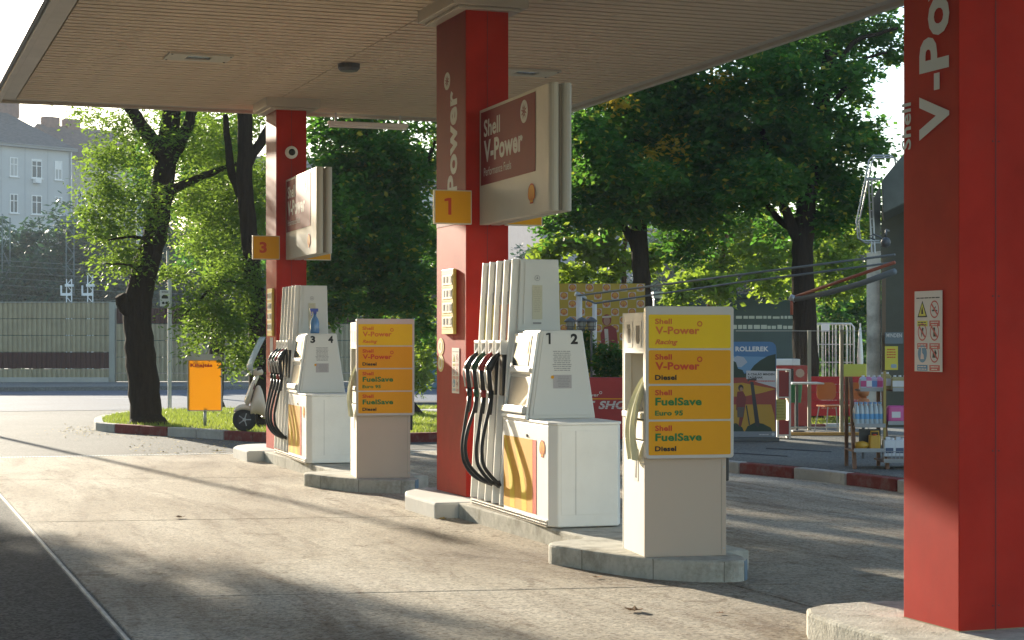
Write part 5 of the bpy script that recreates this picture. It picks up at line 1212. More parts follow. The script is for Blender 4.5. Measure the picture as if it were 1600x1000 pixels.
# bushes in the planter behind it
t = root_at(938, 600, 26.9, PZ, 'planter_bush', 'dark green bush between the near pump and the near kiosk', 'bush')
b = MB(); [limb(b, [(x, 0, .3), (x*1.2, .05, .9), (x*1.6, 0, 1.3)], .015, .006, 6) for x in (-.3, 0, .3)]; b.build('stem', bark2, t)
box('planter', darksteel, t, -.6, -.25, 0, .6, .25, .5)
leaves('foliage', np.concatenate([blob((-.05, 0, 1.1), (.42, .3, .34), 260, 12, .4), blob((-.25, 0, 1.5), (.10, .12, .22), 60, 5, .4), blob((.2, 0, 1.2), (.2, .2, .3), 90, 5, .4)]), None, .085, leafB, t, 10, .10)
# lanterns
for px_, lb in ((891, 'left'), (909, 'middle'), (924, 'right')):
    t = root_at(px_, 500, 26.6, PZ, 'garden_lantern', f'{lb} one of three dark caged lanterns before the checkered board', 'lantern', 'three garden lanterns')
    z0 = zz(517, 26.6)-PZ; MB().tube([(0, 0, 0), (0, 0, z0)], .018, 8).build('post', darksteel, t)
    MB().lathe([(.03, 0), (.055, .01), (.055, .03)], 12, (0, 0, z0)).lathe([(.095, .135), (.09, .15), (.05, .185), (.01, .205)], 14, (0, 0, z0)).build('cap', darksteel, t)
    MB().lathe([(.045, .03), (.060, .10), (.060, .135)], 12, (0, 0, z0)).build('glass', mat('lantern_glass', (.35, .38, .36), .15, alpha=.8), t, smooth=True)
    for k in range(4): a = k*math.pi/2+.4; MB().tube([(.068*math.cos(a), .068*math.sin(a), z0+.01), (.072*math.cos(a), .072*math.sin(a), z0+.15)], .005, 4).build('cage_bar', darksteel, t)
    MB().lathe([(.074, .06), (.074, .07)], 14, (0, 0, z0)).build('cage_ring', darksteel, t)
# awning frame
MATS['darkbar'] = mat('bar_grey', (.14, .16, .17), .5, .4)
def bar_thing(name, label, cat, runs, m, group=None):
    base = D(*runs[0][1][0]); t_ = T(name, label, cat, (base.x, base.y, PZ), 0, group)
    for nm, pts, r, mm in runs: MB().tube([D(*q)-Vector((base.x, base.y, PZ)) for q in pts], r, 10).build(nm, mm or m, t_, smooth=True)
    return t_
bar_thing('awning_frame', 'long grey awning frame bars running from white posts to the shop', 'awning frame',
    [('post', [(905, 672, 27.2), (905, 463, 27.2)], .045, offwhite), ('post', [(929, 672, 27.6), (929, 474, 27.6)], .035, offwhite),
     ('bar', [(902, 462, 27.2), (1150, 430, 24.8), (1398, 398, 22.4)], .016, MATS['darkbar']), ('bar', [(906, 464, 27.2), (930, 474, 27.4), (1150, 442, 25.0), (1398, 410, 22.6)], .014, MATS['darkbar']), ('bar', [(900, 459, 27.2), (914, 467, 27.3)], .04, steel)], steel)
bar_thing('folding_awning_arm', 'folded awning arm with orange bar by the shop wall', 'awning arm',
    [('bar', [(1242, 464, 23.6), (1398, 410, 22.2)], .022, mat('orange_bar', (.30, .07, .03), .5)), ('arm', [(1240, 468, 23.6), (1292, 458, 23.2), (1345, 443, 22.7), (1398, 424, 22.2)], [.032, .036, .036, .04], MATS['darkbar']),
     ('joint', [(1234, 464, 23.6), (1243, 468, 23.6)], .045, steel), ('end_bar', [(1237, 467, 23.6), (1237, 492, 23.6)], .02, MATS['orange_bar'])], steel)
# shop building
sb = T('shop_building', 'pale rendered shop wall with a concrete roof edge at the right', 'building', (0, 0, 0))
sw_ = mat('shop_wall_render', (.55, .52, .45), .85, .1, var=.25, vscale=3, dirt=.7, dcol=(.12, .10, .08), dscale=2.5, bump=.004)
scn = mat('shop_concrete', (.14, .15, .13), .9, .05, var=.25, vscale=2, dirt=.5, dcol=(.12, .12, .1), dscale=1.5)
def wprism(nm, pts, d, th, m, bev=0):
    P = [D(x, y, d) for x, y in pts]; n = len(P); e_ = D(min(x for x, y in pts)+14, HY, d)-cam.location; f_ = Vector((e_.x, e_.y, 0)).normalized()
    return MB().add([tuple(p) for p in P]+[tuple(p+f_*th) for p in P], [tuple(range(n))[::-1], tuple(range(n, 2*n))]+[(i, (i+1) % n, n+(i+1) % n, n+i) for i in range(n)]).build(nm, m, sb, bev)
wprism('pillar', [(1354, 395), (1376, 392), (1376, 668), (1354, 668)], 24.5, .35, sw_, .01)
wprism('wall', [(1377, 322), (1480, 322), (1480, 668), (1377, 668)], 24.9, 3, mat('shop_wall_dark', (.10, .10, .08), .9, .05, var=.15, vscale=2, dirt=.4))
wprism('roof_edge', [(1377, 283), (1412, 240), (1480, 150), (1480, 300), (1412, 318), (1379, 334)], 23.2, 1.6, scn, .02)
wprism('parapet', [(1364, 310), (1376, 290), (1376, 352), (1364, 360)], 24.9, .5, scn)
wprism('upper_pillar', [(1360, 330), (1376, 330), (1376, 392), (1360, 394)], 24.9, .35, scn)
wprism('door_frame', [(1378, 430), (1384, 430), (1384, 668), (1378, 668)], 24.4, .2, mat('door_brown', (.14, .09, .05), .6))
# wall posters
t = root_at(1383, 578, 24.2, zz(578, 24.2), 'shop_poster', 'yellow poster on the shop wall above the shelves', 'poster'); ks = 24.2/F
box('sheet', mat('poster_yellow', (.60, .50, .04), .5), t, 0, 0, 0, 20*ks, .02, 37*ks); fineprint(t, 2*ks, 18*ks, 17*ks, 34*ks, 4, redink, (0, -.001, 0), U_X, U_Z, .001, .3)
flat('printed_car', rrect(9*ks, 3*ks, 18*ks, 9*ks, 2*ks), mat('print_blue_grey', (.25, .32, .36), .5), t, (0, -.001, 0), U_X, U_Z)
t = root_at(1383, 536, 24.25, zz(537, 24.25), 'shop_sign', 'small grey sign reading MINDEN on the shop wall', 'sign')
box('sheet', mat('sign_slate', (.12, .15, .16), .5), t, 0, 0, 0, 28*ks, .02, 18*ks); text('MINDEN', lettergrey, t, (0, -.001, 0), U_X, U_Z, 24*ks, 6*ks, .02, x=2*ks, y=10*ks)
# roof ladder cage
L_ = D(1372, 376, 23.6); t = T('roof_ladder', 'galvanised safety cage of a roof ladder on the shop corner', 'ladder', (L_.x, L_.y, PZ)); ba = Vector((L_.x, L_.y, PZ))
outer = [(1374, 376), (1348, 376), (1340, 372), (1338, 345), (1344, 318), (1352, 280), (1358, 250), (1364, 243), (1392, 243), (1398, 248), (1400, 262)]
for off, dd_ in ((0, 23.4), (4, 23.9)): MB().tube([D(x+off, y+off*.8, dd_)-ba for x, y in outer], .011, 6).build('cage_hoop', steel, t, smooth=True)
for y_ in (262, 280, 300, 320, 340, 360): 
    xx_ = 1340+max(0, (345-y_))*.2; MB().tube([D(xx_, y_, 23.4)-ba, D(xx_+4, y_+3, 23.9)-ba], .007, 5).build('cage_strut', steel, t)
MB().tube([D(1353, 279, 23.6)-ba, D(1377, 280, 23.6)-ba], .016, 6).build('cage_rail', steel, t)
for x in (1357, 1362): MB().tube([D(x, 280, 23.8)-ba, D(x+5, 396, 23.8)-ba], .012, 6).build('ladder_stile', steel, t)
for k in range(8): MB().tube([D(1357.5+k*.6, 290+k*13, 23.8)-ba, D(1362.5+k*.6, 290+k*13, 23.8)-ba], .008, 5).build('rung', steel, t)
t = root_at(1384, 378, 22.9, PZ, 'wall_lamp', 'dark round lamp with curled bracket under the shop roof edge', 'lamp'); zl = zz(378, 22.9)-PZ
MB().lathe([(.02, -.07), (.055, -.05), (.065, 0), (.05, .04), (.02, .06)], 14, (0, 0, zl)).build('lamp_body', darksteel, t, smooth=True)
MB().tube([(-.05, 0, zl+.05), (-.16, 0, zl+.10), (-.22, 0, zl+.06), (-.14, 0, zl+.03)], .012, 6).tube([(0, 0, zl+.08), (.03, .1, zl+.16), (.1, .3, zl+.16)], .015, 6).build('bracket', darksteel, t, smooth=True)

# scooter advertising board
da = 26.4; ka = da/F
t = root_at(1130, 600, da, PZ, 'advertising_board', 'blue and yellow advertising board reading ROLLEREK beside the near kiosk', 'advertising board')
za = lambda py: zz(py, da)-PZ
xa = lambda px: (px-1130)*ka
W_ = xa(1213); r_ = .06
shape = [(0, za(683)), (W_, za(683))]+[(W_-r_*1.6+r_*1.6*math.cos(R(q)), za(534)-r_*1.6+r_*1.6*math.sin(R(q))) for q in (0, 30, 60, 90)]+[(0, za(534))]
MB().prism(shape, 0, .035, 'xz').build('board', mat('board_blue', (.05, .17, .38), .45), t, .004)
box('base', darksteel, t, -.05, -.18, 0, W_+.02, .2, .06, .01)
Oa = (0, -.001, 0); ad = lambda poly, m, off, nm: flat(nm, [(xa(x), za(y)) for x, y in poly], m, t, Oa, U_X, U_Z, off, .0008)
sky2 = mat('printed_sky', (.14, .30, .50), .5); pt = mat('printed_trees', (.025, .05, .035), .6); pr_ = mat('printed_red', (.30, .05, .035), .5); py2 = mat('printed_amber', (.48, .28, .03), .5); pw = mat('printed_white', (.52, .54, .58), .5); pk = mat('printed_dark', (.05, .05, .055), .6); cl_ = mat('printed_cloud', (.40, .46, .54), .6)
ad([(1132, 582), (1212, 582), (1212, 558), (1132, 556)], sky2, .001, 'printed_sky')
ad([(1145, 560), (1152, 556), (1162, 558), (1168, 566), (1158, 574), (1145, 572)], cl_, .0018, 'printed_cloud')
ad([(1132, 590), (1132, 566), (1140, 561), (1150, 566), (1153, 576), (1160, 578), (1163, 584), (1170, 582), (1178, 571), (1188, 563), (1200, 556), (1212, 553), (1212, 590)], pt, .0025, 'printed_trees')
ad([(1132, 590), (1212, 590), (1212, 676), (1132, 676)], pr_, .001, 'printed_field')
ad([(1132, 600), (1160, 598), (1190, 604), (1212, 608), (1190, 614), (1160, 620), (1132, 619)], py2, .0018, 'printed_band')
ad([(1132, 632), (1205, 632), (1210, 650), (1212, 676), (1132, 676)], py2, .0018, 'printed_band')
ad([(1166, 579), (1213, 580), (1213, 606), (1166, 592)], pw, .0032, 'white_panel')
text('ROLLEREK', mat('printed_pale', (.66, .70, .72), .5), t, Oa, U_X, U_Z, xa(1201)-xa(1149), 7.6*ka, .04, x=xa(1149), y=za(549), off=.003)
text('A CSALÁD MINDEN', ink, t, Oa, U_X, U_Z, 42*ka, 3.4*ka, .03, x=xa(1168), y=za(586.5), off=.0055); text('TAGJÁNAK', ink, t, Oa, U_X, U_Z, 24*ka, 3.4*ka, .03, x=xa(1168), y=za(591.5), off=.0055)
text('NE NÉZD MEG SZERETTEID', redink, t, Oa, U_X, U_Z, 40*ka, 2.3*ka, .02, x=xa(1171), y=za(595.8), off=.0055) if False else fineprint(t, xa(1170), za(597), xa(1211), za(593.5), 1, redink, Oa, U_X, U_Z, .0055, .05)
ad([(1172, 596), (1177, 596), (1187, 664), (1184, 668), (1180, 664)], pk, .004, 'printed_scooter')
ad([(1168, 592), (1182, 591), (1182, 595), (1168, 596)], pk, .0045, 'printed_scooter')
ad([(1163, 676), (1168, 666), (1180, 660), (1192, 662), (1204, 668), (1208, 676)], pt, .003, 'printed_shrubs'); ad([(1132, 676), (1136, 664), (1150, 661), (1160, 668), (1163, 676)], pt, .003, 'printed_shrubs')
ad([(1152, 612), (1161, 611), (1166, 622), (1164, 636), (1162, 650), (1158, 666), (1154, 666), (1156, 645), (1150, 640), (1151, 622)], mat('printed_shirt', (.20, .04, .04), .6), .0045, 'printed_child')
ad([(1152, 636), (1163, 636), (1161, 652), (1152, 652)], mat('printed_shorts', (.12, .10, .09), .6), .0052, 'printed_child')
ad(circle(1157.5, 606, 4.2, 12, 5.2), mat('printed_hair', (.04, .03, .03), .6), .0052, 'printed_child'); ad(circle(1158.2, 608, 2.6, 10, 3.2), skin, .006, 'printed_face')
ad([(1165, 634), (1167, 633), (1172, 664), (1170, 664)], pk, .004, 'printed_stick')
ad([(1132, 674), (1212, 674), (1212, 683), (1132, 683)], mat('printed_grey_blue', (.20, .23, .27), .5), .0035, 'printed_footer'); fineprint(t, xa(1186), za(680.5), xa(1201), za(677), 1, pw, Oa, U_X, U_Z, .005, .05); ad(circle(1208, 678.5, 2.6, 12), pw, .005, 'printed_mark')
# red stand beside it
t = root_at(1214, 683, 27.0, PZ, 'display_stand', 'narrow red and yellow display stand beside the ROLLEREK board', 'display stand'); kd = 27/F; zd = lambda py: zz(py, 27)-PZ; xd = lambda px: (px-1214)*kd
for x in (0, xd(1233)): box('upright', offwhite, t, x, 0, 0, x+.03, .35, zd(577), .003)
for z_ in (zd(579), zd(622), zd(681)): box('shelf', offwhite, t, .031, .0, z_, xd(1233)-.001, .35, z_+.02, .003)
box('red_panel', mat('stand_red', (.30, .03, .025), .5), t, .031, .02, zd(620), xd(1233)-.002, .04, zd(581)); box('red_panel', MATS['stand_red'], t, .031, .02, zd(680), xd(1233)-.002, .04, zd(657))
box('yellow_sheet', mat('pale_yellow_sheet', (.50, .42, .10), .6), t, -.09, -.03, zd(656), xd(1228), -.02, zd(624)); fineprint(t, -.07, zd(654), xd(1226), zd(627), 6, mat('sheet_print', (.38, .30, .06), .6), (0, -.031, 0), U_X, U_Z)
# terrace fence: posts, glass, rails
t = root_at(1236, 680, 28.0, PZ, 'terrace_fence', 'glass terrace fence with beige posts behind the display stand', 'fence'); kf = 28/F; zf = lambda py: zz(py, 28)-PZ; xf = lambda px: (px-1236)*kf
pst = mat('beige_post', (.34, .31, .22), .6)
for px_, tp, yb in ((1315.5, 515, 0), (1291.5, 515, 1.6)): MB().box(xf(px_)-.028, yb, 0, xf(px_)+.028, yb+.05, zf(tp)).build('post', pst, t, .003)
gl_ = mat('fence_glass', (.08, .12, .12), .04, .5, alpha=.07)
box('glass_pane', gl_, t, xf(1238), .02, .10, xf(1313), .03, zf(517)); box('glass_pane', gl_, t, xf(1318), .02, .10, xf(1352), .03, zf(517))
box('rail', steel, t, xf(1150), .0, zf(517.5), xf(1352), .012, zf(516.5)); box('rail', steel, t, xf(1236), .0, zf(669), xf(1312), .04, zf(667), .004)
box('bottom_beam', mat('wood_edge', (.50, .30, .09), .7, var=.15), t, xf(1218), -.06, 0, xf(1352), .0, .05, .006)
# red banner on the far side of the terrace
t = root_at(1222, 650, 33.0, PZ, 'terrace_banner', 'long deep red banner panels along the far side of the terrace', 'banner'); kq = 33/F; zq = lambda py: zz(py, 33)-PZ; xq = lambda px: (px-1222)*kq
for k in range(5):
    z_a = zq(650)+(zq(588)-zq(650))*k/5; box('banner_strip', mat('terrace_red', (.42, .02, .022), .55, .2, var=.12), t, 0, .01*(k % 2), z_a+.004, xq(1356), .03+.01*(k % 2), z_a+(zq(588)-zq(650))/5-.004)
for px_ in (1224, 1262, 1310, 1352): box('banner_post', darksteel, t, xq(px_)-.02, .045, -.1, xq(px_)+.02, .09, zq(588))
box('yellow_board', mat('acid_yellow', (.46, .47, .05), .5), t, xq(1312), .1, zq(589), xq(1362), .13, zq(569))
t = root_at(1213, 600, 31.0, PZ, 'cooler_cabinet', 'red cabinet with white top band behind the display stand', 'cabinet'); ko = 31/F; zo = lambda py: zz(py, 31)-PZ
box('body', mat('cabinet_red', (.42, .04, .03), .4), t, 0, 0, 0, 49*ko, .5, zo(571), .01); box('top_band', white, t, -.01, -.01, zo(571)+.002, 37*ko, .51, zo(561), .01)
flat('flower_print', circle(37*ko, zo(583), 7*ko, 9), mat('print_peach', (.55, .35, .24), .6), t, (0, -.001, 0), U_X, U_Z); box('dark_door', glassm, t, 14*ko, -.006, zo(620), 27*ko, -.001, zo(576))
# roll cage trolley
t = root_at(1268, 600, 34.2, PZ, 'roll_cage', 'tall white wire roll cage trolley by the forked tree', 'trolley'); kc = 34.2/F; zc_ = lambda py: zz(py, 34.2)-PZ; xc = lambda px: (px-1268)*kc
tw_ = mat('trolley_white', (.62, .62, .58), .4)
fr = [(0, 0, .1), (0, 0, zc_(510)), (.03, 0, zc_(506)), (xc(1330), 0, zc_(506)), (xc(1334), 0, zc_(511)), (xc(1334), 0, .1)]
MB().tube(fr, .020, 8).build('side_frame', tw_, t, smooth=True); MB().tube([Vector(p)+Vector((0, .7, 0)) for p in fr], .020, 8).build('side_frame', tw_, t, smooth=True)
for k in range(11): x = xc(1334)*(k+1)/12; MB().tube([(x, 0, .15), (x, 0, zc_(507))], .008, 6).build('bar', tw_, t)
for k in range(6): x = xc(1334)*(k+1)/7; MB().tube([(x, .7, .15), (x, .7, zc_(507))], .006, 6).build('bar', tw_, t)
for py_ in (538, 566, 600, 640): MB().tube([(0, 0, zc_(py_)), (xc(1334), 0, zc_(py_))], .010, 6).build('cross_bar', tw_, t)
box('base', tw_, t, 0, 0, .10, xc(1334), .7, .14); box('label_plate', white, t, xc(1283), -.02, zc_(518), xc(1296), -.012, zc_(506))
for x in (.05, xc(1334)-.05):
    for y_ in (.05, .65): w_ = MB().lathe([(.045, -.015), (.045, .015)], 12).build('castor', tyre, t); w_.rotation_euler = (R(90), 0, 0); w_.location = (x, y_, .05)
# folded parasol
t = root_at(1344, 600, 33.9, PZ, 'folded_parasol', 'thin folded white parasol standing right of the roll cage', 'parasol'); zp_ = lambda py: zz(py, 33.9)-PZ
MB().tube([(0, 0, 0), (0, 0, zp_(505))], .016, 8).build('pole', offwhite, t); MB().lathe([(.02, 0), (.055, .08), (.06, .35), (.045, .6), (.02, zp_(512)-zp_(588))], 9, (0, 0, zp_(588))).build('folded_cloth', white, t, smooth=True); MB().lathe([(.2, 0), (.2, .05), (.05, .08)], 14).build('foot', darksteel, t)
# table, chairs and bin
t = root_at(1258, 600, 29.2, PZ, 'terrace_table', 'small pale terrace table inside the glass fence', 'table'); kt = 29.2/F
box('table_top', offwhite, t, -25*kt, -.3, zz(600, 29.2)-PZ, 25*kt, .4, zz(597.5, 29.2)-PZ, .006); MB().tube([(-13*kt, 0, 0), (-13*kt, 0, zz(600, 29.2)-PZ)], .025, 8).build('leg', darksteel, t); box('foot', darksteel, t, -22*kt, -.2, 0, -4*kt, .2, .02, .004)
t = root_at(1243, 640, 29.8, PZ, 'litter_bin', 'green litter bin on a post under the terrace table', 'litter bin'); MB().lathe([(.09, zz(629, 29.8)-PZ), (.115, zz(601, 29.8)-PZ)], 16).build('bin_body', mat('bin_green', (.03, .20, .07), .45), t, smooth=False); MB().tube([(0, 0, 0), (0, 0, zz(629, 29.8)-PZ)], .02, 8).build('post', darksteel, t)
for px_, rz_, lb in ((1300, .3, 'left'), (1334, -.4, 'right')):
    t = root_at(px_, 640, 28.9, PZ, 'terrace_chair', f'{lb} one of two orange-brown chairs on the terrace', 'chair', 'terrace chairs', -YAW+rz_)
    om = mat('orange_shell', (.55, .17, .03), .35)
    b = MB(); b.prism(rrect(-.2, -.2, .2, .2, .06), .42, .44).build('seat', om, t); MB().prism(rrect(-.17, .52, .17, .80, .08), .19, .205, 'xz').build('backrest', om, t)
    for sx in (-1, 1):
        for sy in (-1, 1): MB().tube([(sx*.15, sy*.15, .42), (sx*.21, sy*.21, 0)], .010, 6).build('leg', steel, t)
# goods rack in front of the shop
dg_ = 20.7; kg = dg_/F; zg = lambda py: zz(py, dg_)-PZ; xg = lambda px: (px-1330)*kg
t = root_at(1330, 730, dg_, PZ, 'goods_rack', 'wooden goods rack with grey shelf fronts in front of the shop', 'rack')
wd_ = mat('rack_wood', (.16, .075, .035), .6, var=.2, vscale=8); gs = mat('shelf_front', (.30, .31, .32), .5)
for px_ in (1332, 1383, 1428): 
    MB().add([(xg(px_), -.06, 0), (xg(px_)+.04, -.06, 0), (xg(px_)+.04, .0, 0), (xg(px_), .0, 0), (xg(px_)+.03, .36, zg(590)), (xg(px_)+.07, .36, zg(590)), (xg(px_)+.07, .42, zg(590)), (xg(px_)+.03, .42, zg(590))], [(0, 3, 2, 1), (4, 5, 6, 7), (0, 1, 5, 4), (1, 2, 6, 5), (2, 3, 7, 6), (3, 0, 4, 7)]).build('upright', wd_, t)
    box('rear_leg', wd_, t, xg(px_), .46, 0, xg(px_)+.04, .50, zg(590))
shelves = [('a', 1347, 1384, 612, .12), ('b', 1398, 1470, 612, .12), ('c', 1336, 1384, 668, .02), ('d', 1388, 1470, 664, .02), ('e', 1332, 1380, 706, -.08), ('f', 1378, 1470, 722, -.10)]
for nm, a_, b_, py_, y_ in shelves:
    box('shelf', wd_, t, xg(a_), y_, zg(py_), xg(b_), .46, zg(py_)+.02); box('shelf_front', gs, t, xg(a_), y_-.015, zg(py_), xg(b_), y_-.002, zg(py_)+.045, .002)
box('dark_board', blackp, t, xg(1345), .10, zg(704), xg(1379), .115, zg(671)); MB().box(xg(1383)-.01, .04, zg(722), xg(1383)+.02, .06, zg(580)).build('pole', mat('brass_pole', (.35, .25, .06), .5), t)
rk = t
def on_rack(px, py, y, name, label, cat, group, build):
    o_ = T(name, label, cat, (0, 0, 0), -YAW, group); o_.location = rk.matrix_basis @ Vector((xg(px), y, zg(py)+.021)) if False else (Matrix.Translation(rk.location) @ Matrix.Rotation(-YAW, 4, 'Z')) @ Vector((xg(px), y, zg(py)+.021)); build(o_); return o_
bw_ = mat('bottle_clear', (.50, .60, .66), .12, .6, alpha=.75); cap = mat('cap_white', (.66, .68, .72), .5)
def jug(col, lab, h=.165, w=.042, capm=cap):
    def f(t_):
        MB().prism(rrect(-w, -.035, w, .035, .015, 2), 0, h*.78).frus((-w*.9, -.03, w*.9, .03), h*.78, (-.016, -.016, .016, .016), h*.9).build('jug_body', col, t_, .004)
        MB().lathe([(.017, h*.9), (.017, h)], 10).build('cap', capm, t_); box('jug_label', lab, t_, -w*.8, -.0375, h*.2, w*.8, -.0355, h*.62)
    return f
colr = [mat('jug_pale_blue', (.36, .44, .56), .3), mat('jug_pink', (.55, .16, .34), .35), mat('jug_lilac', (.36, .36, .52), .35), mat('jug_rose', (.55, .22, .42), .35), mat('jug_amber', (.30, .26, .10), .35)]
labs = [mat('label_blue', (.10, .20, .45), .5), mat('label_magenta', (.45, .05, .18), .5), mat('label_white', (.62, .62, .64), .5)]
cn_ = ['pale blue', 'pink', 'lilac', 'rose', 'amber']; q = 0; ordn = ['leftmost', 'second', 'third', 'fourth', 'fifth', 'sixth', 'seventh', 'eighth', 'ninth']
for px_ in (1353, 1361.5, 1370, 1378.5):
    on_rack(px_, 612, .17, 'screenwash_jug', f'{cn_[q % 4]} jug, {ordn[q]} on the top shelf of the rack', 'jug', 'jugs on the top shelf', jug(colr[q % 4], labs[(q+1) % 3])); q += 1
for k, px_ in enumerate((1403, 1411, 1419)): on_rack(px_, 612, .17, 'screenwash_jug', f'amber jug, {ordn[k]} on the top right shelf beside the near column', 'jug', 'jugs on the top shelf', jug(colr[4], labs[2]))
for k, px_ in enumerate((1388, 1395)): on_rack(px_, 612, .30, 'screenwash_jug', f'amber jug at the back of the top shelf, {ordn[k]} of two', 'jug', 'jugs on the top shelf', jug(colr[4], labs[2], .2))
def bottle(t_):
    MB().lathe([(.030, 0), (.032, .02), (.030, .10), (.032, .15), (.028, .19), (.013, .235), (.013, .25)], 12).build('bottle_body', bw_, t_, smooth=True)
    MB().lathe([(.0325, .075), (.0325, .135)], 12).build('bottle_label', mat('water_label', (.10, .30, .55), .4), t_); MB().lathe([(.015, .25), (.015, .27)], 10).build('cap', mat('cap_blue', (.2, .35, .6), .4), t_)
for r_ in range(2):
    for k in range(6): on_rack(1341+k*7.4, 668, .08+r_*.09, 'water_bottle', f'clear water bottle, {ordn[k]} in the {"front" if r_ == 0 else "back"} row on the middle shelf', 'water bottle', 'water bottles in the shrink pack', bottle)
def bag(t_):
    o_ = MB().prism(rrect(-.10, -.06, .10, .06, .04, 3), 0, .20).build('bag_body', mat('bag_pink', (.55, .08, .28), .35), t_, .03, seg=3); box('bag_label', labs[2], t_, -.05, -.063, .06, .05, -.0605, .13)
for k, px_ in enumerate((1402, 1424)): on_rack(px_, 664, .12, 'pink_bag', f'{["left", "right"][k]} pink bag on the middle shelf beside the near column', 'bag', 'pink bags on the middle shelf', bag)
def can(t_):
    MB().prism(rrect(-.07, -.05, .07, .05, .02, 2), 0, .19).build('canister_body', mat('canister_white', (.56, .60, .66), .35), t_, .008); MB().box(-.035, -.012, .19, .02, .012, .225).build('grip', MATS['canister_white'], t_, .006); MB().lathe([(.02, .19), (.02, .215)], 10, (.045, 0, 0)).build('cap', cap, t_)
    box('canister_label', mat('label_navy', (.05, .08, .16), .5), t_, -.045, -.0525, .04, .045, -.0505, .10)
for k, px_ in enumerate((1389, 1405, 1423)): on_rack(px_, 716, .02, 'white_canister', f'white canister, {ordn[k]} of three in the wire basket', 'canister', 'white canisters', can)
t = on_rack(1378, 722, -.10, 'wire_basket', 'pale wire basket under the white canisters', 'basket', None, lambda t_: None)
for k in range(14): x = k*.045; MB().tube([(x, -.02, 0), (x, -.02, .11)], .004, 4).build('wire', gs, t)
for z_ in (0.0, .055, .11): MB().tube([(0, -.02, z_), (.6, -.02, z_)], .005, 5).build('rim', gs, t)
# yellow watering cans
yc = mat('watering_can_yellow', (.50, .28, .02), .4)
t = on_rack(1366, 706, .0, 'watering_can', 'yellow upright watering can on the low shelf of the rack', 'watering can', None, lambda t_: None)
MB().prism(rrect(-.065, -.05, .065, .05, .02, 2), 0, .17).build('can_body', yc, t, .008); MB().tube([(-.04, 0, .17), (-.04, 0, .215), (.05, 0, .215), (.05, 0, .17)], .010, 6).build('handle', yc, t, smooth=True); MB().lathe([(.022, .165), (.022, .185)], 10, (0, -.02, 0)).build('cap', redink, t)
t = on_rack(1346, 706, .0, 'plastic_funnel', 'yellow funnel lying on the low shelf left of the watering can', 'funnel', None, lambda t_: None)
MB().tube([(-.07, 0, .05), (.02, 0, .055), (.10, 0, .06)], [.045, .05, .02], 12).build('funnel_body', yc, t, smooth=True)
# plain cushions put in place of a plush figure beside the rack
t = root_at(1349, 620, 22.5, PZ, 'cushion_stand', 'soft orange and pink cushions standing in for a figure left of the rack', 'cushions'); zu = lambda py: zz(py, 22.5)-PZ
MB().tube([(0, 0, 0), (0, 0, zu(640))], .02, 8).build('stand', darksteel, t)
for py_, rr_, cc in ((630, .09, 'cushion_orange'), (612, .08, 'cushion_orange'), (597, .065, 'cushion_pink')):
    MB().lathe([(.02, -.07), (rr_*.8, -.05), (rr_, 0), (rr_*.8, .05), (.02, .07)], 14, (0, 0, zu(py_))).build('cushion', mat(cc, (.45, .17, .06) if 'orange' in cc else (.50, .26, .24), .7), t, smooth=True)
# slim metal A-stands standing on the pavement
for px_, py_, lb in ((1203, 712, 'left'), (1272, 705, 'right')):
    p = G(px_, py_, PZ); t = T('ground_cable', f'{lb} one of two thin dark cables lying on the shop pavement', 'cable', (p.x, p.y, PZ+.006), 0, 'cables on the shop pavement')
    MB().tube([(-.35, .7, 0), (-.15, .3, .004), (0, 0, 0), (.12, -.25, 0)], .008, 6).build('cable', darksteel, t)

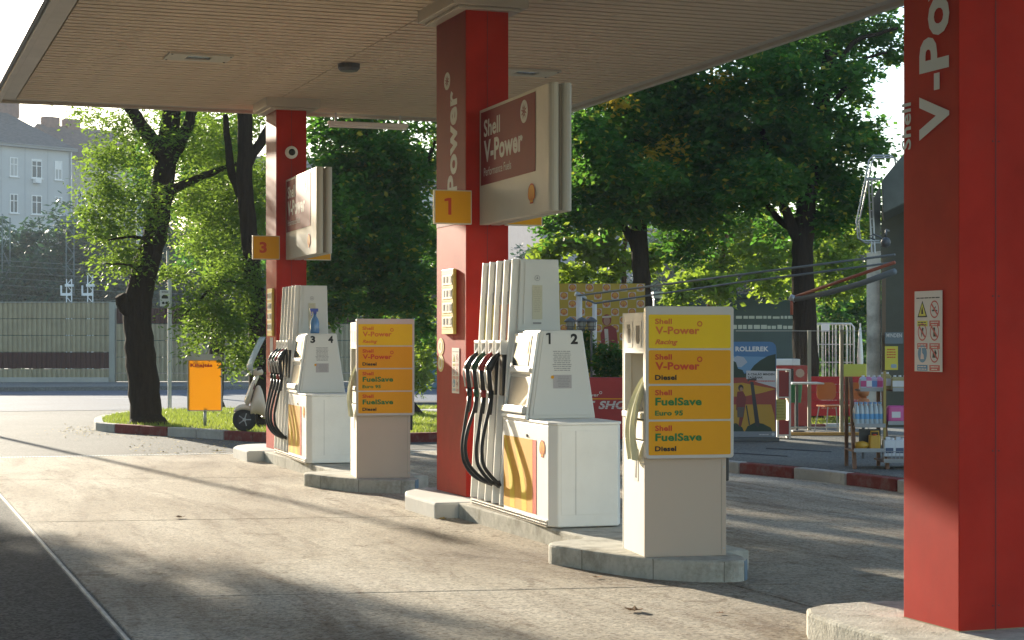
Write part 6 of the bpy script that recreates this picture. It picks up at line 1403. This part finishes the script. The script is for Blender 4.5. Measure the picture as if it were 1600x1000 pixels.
# ------------------------------------------------------------------ fallen leaves
lfm = mat('dry_leaf', (.26, .13, .045), .7, var=.3, vscale=30); lfy = mat('yellow_dry_leaf', (.42, .30, .07), .7, var=.2, vscale=30)
def leaf_mesh(s, curl):
    pts = [(0, -.5), (.18, -.35), (.42, -.38), (.30, -.1), (.5, .1), (.25, .15), (.2, .42), (0, .55), (-.2, .42), (-.26, .12), (-.5, .08), (-.3, -.12), (-.4, -.4), (-.16, -.34)]
    vs = [(0, 0, .002)]+[(x*s, y*s, .002+curl*s*(x*x+y*y)*random.uniform(.6, 1.4)) for x, y in pts]; n = len(pts)
    me = bpy.data.meshes.new('fallen_leaf'); me.from_pydata(vs, [], [(0, 1+i, 1+(i+1) % n) for i in range(n)]); return me
for px_, py_, s_, m_, wh in ((993, 956, .13, lfm, 'in the foreground below the near kiosk'), (281, 810, .11, lfm, 'on the sunlit slab at left centre'), (692, 672+140, .09, lfy, 'by the square notch of the near island'), (933, 904, .07, lfm, 'close to the rounded end of the near island'), (340, 706, .16, lfy, 'by the slotted drain'), (1125, 960, .05, lfm, 'right of the foreground leaf')):
    p = G(px_, py_); me = leaf_mesh(s_, .45); me.materials.append(m_); o = link('fallen_leaf', me); o.location = (p.x, p.y, .006); o.rotation_euler = (0, 0, random.uniform(0, 6)); tag(o, f'dry fallen leaf lying {wh}', 'leaf', 'fallen leaves')
def scatter(n, fn, s0, s1, m, name, label):
    V = []
    for _ in range(n):
        x, y, z = fn(); s = random.uniform(s0, s1); a = random.uniform(0, 6.28); c_, s2 = math.cos(a)*s, math.sin(a)*s; h = random.uniform(.1, .7)*s
        V += [(x-c_, y-s2, z), (x+s2*.5, y-c_*.5, z+h*.3), (x+c_, y+s2, z+h), (x-s2*.5, y+c_*.5, z+h*.2)]
    o_ = mesh_np(name, np.array(V), 4, m); tag(o_, label, 'dry leaves', kind='stuff')
def near_kerb():
    k = random.random()
    if k < .45: p = Vector(ip[random.randrange(0, 30)]); return (p.x-abs(random.gauss(0, .5))-.02, p.y-abs(random.gauss(0, .6)), GZ+.006)
    if k < .7: q = G(random.uniform(200, 420), random.gauss(703, 6)); return (q.x, q.y, GZ+.006)
    if k < .85: return (random.uniform(4.5, 14), random.gauss(38.2, .4), .13)
    q = G(random.uniform(100, 160), random.gauss(672, 5)); return (q.x, q.y, GZ+.006)
scatter(650, near_kerb, .012, .032, lfy, 'dry_leaves', 'scattered small yellow dry leaves along the kerb of the grass island')
scatter(260, lambda: (random.uniform(1.5, 9), random.uniform(8, 25), .003), .004, .012, lfm, 'leaf_litter', 'tiny crumbs of leaf litter scattered over the concrete slabs')

# ------------------------------------------------------------------ HAZE
HZ = 0.0007
if HZ:
    o = MB().box(-255, -55, -1.0, 325, 325, 42).build('haze', mat('haze_air', (1, 1, 1))); tag(o, kind='stuff')
    m = MATS['haze_air']; n = m.node_tree; n.nodes.clear(); v = n.nodes.new('ShaderNodeVolumePrincipled'); v.inputs['Color'].default_value = (.82, .92, 1, 1); v.inputs['Density'].default_value = HZ; v.inputs['Anisotropy'].default_value = 0
    oo = n.nodes.new('ShaderNodeOutputMaterial'); n.links.new(v.outputs[0], oo.inputs['Volume'])
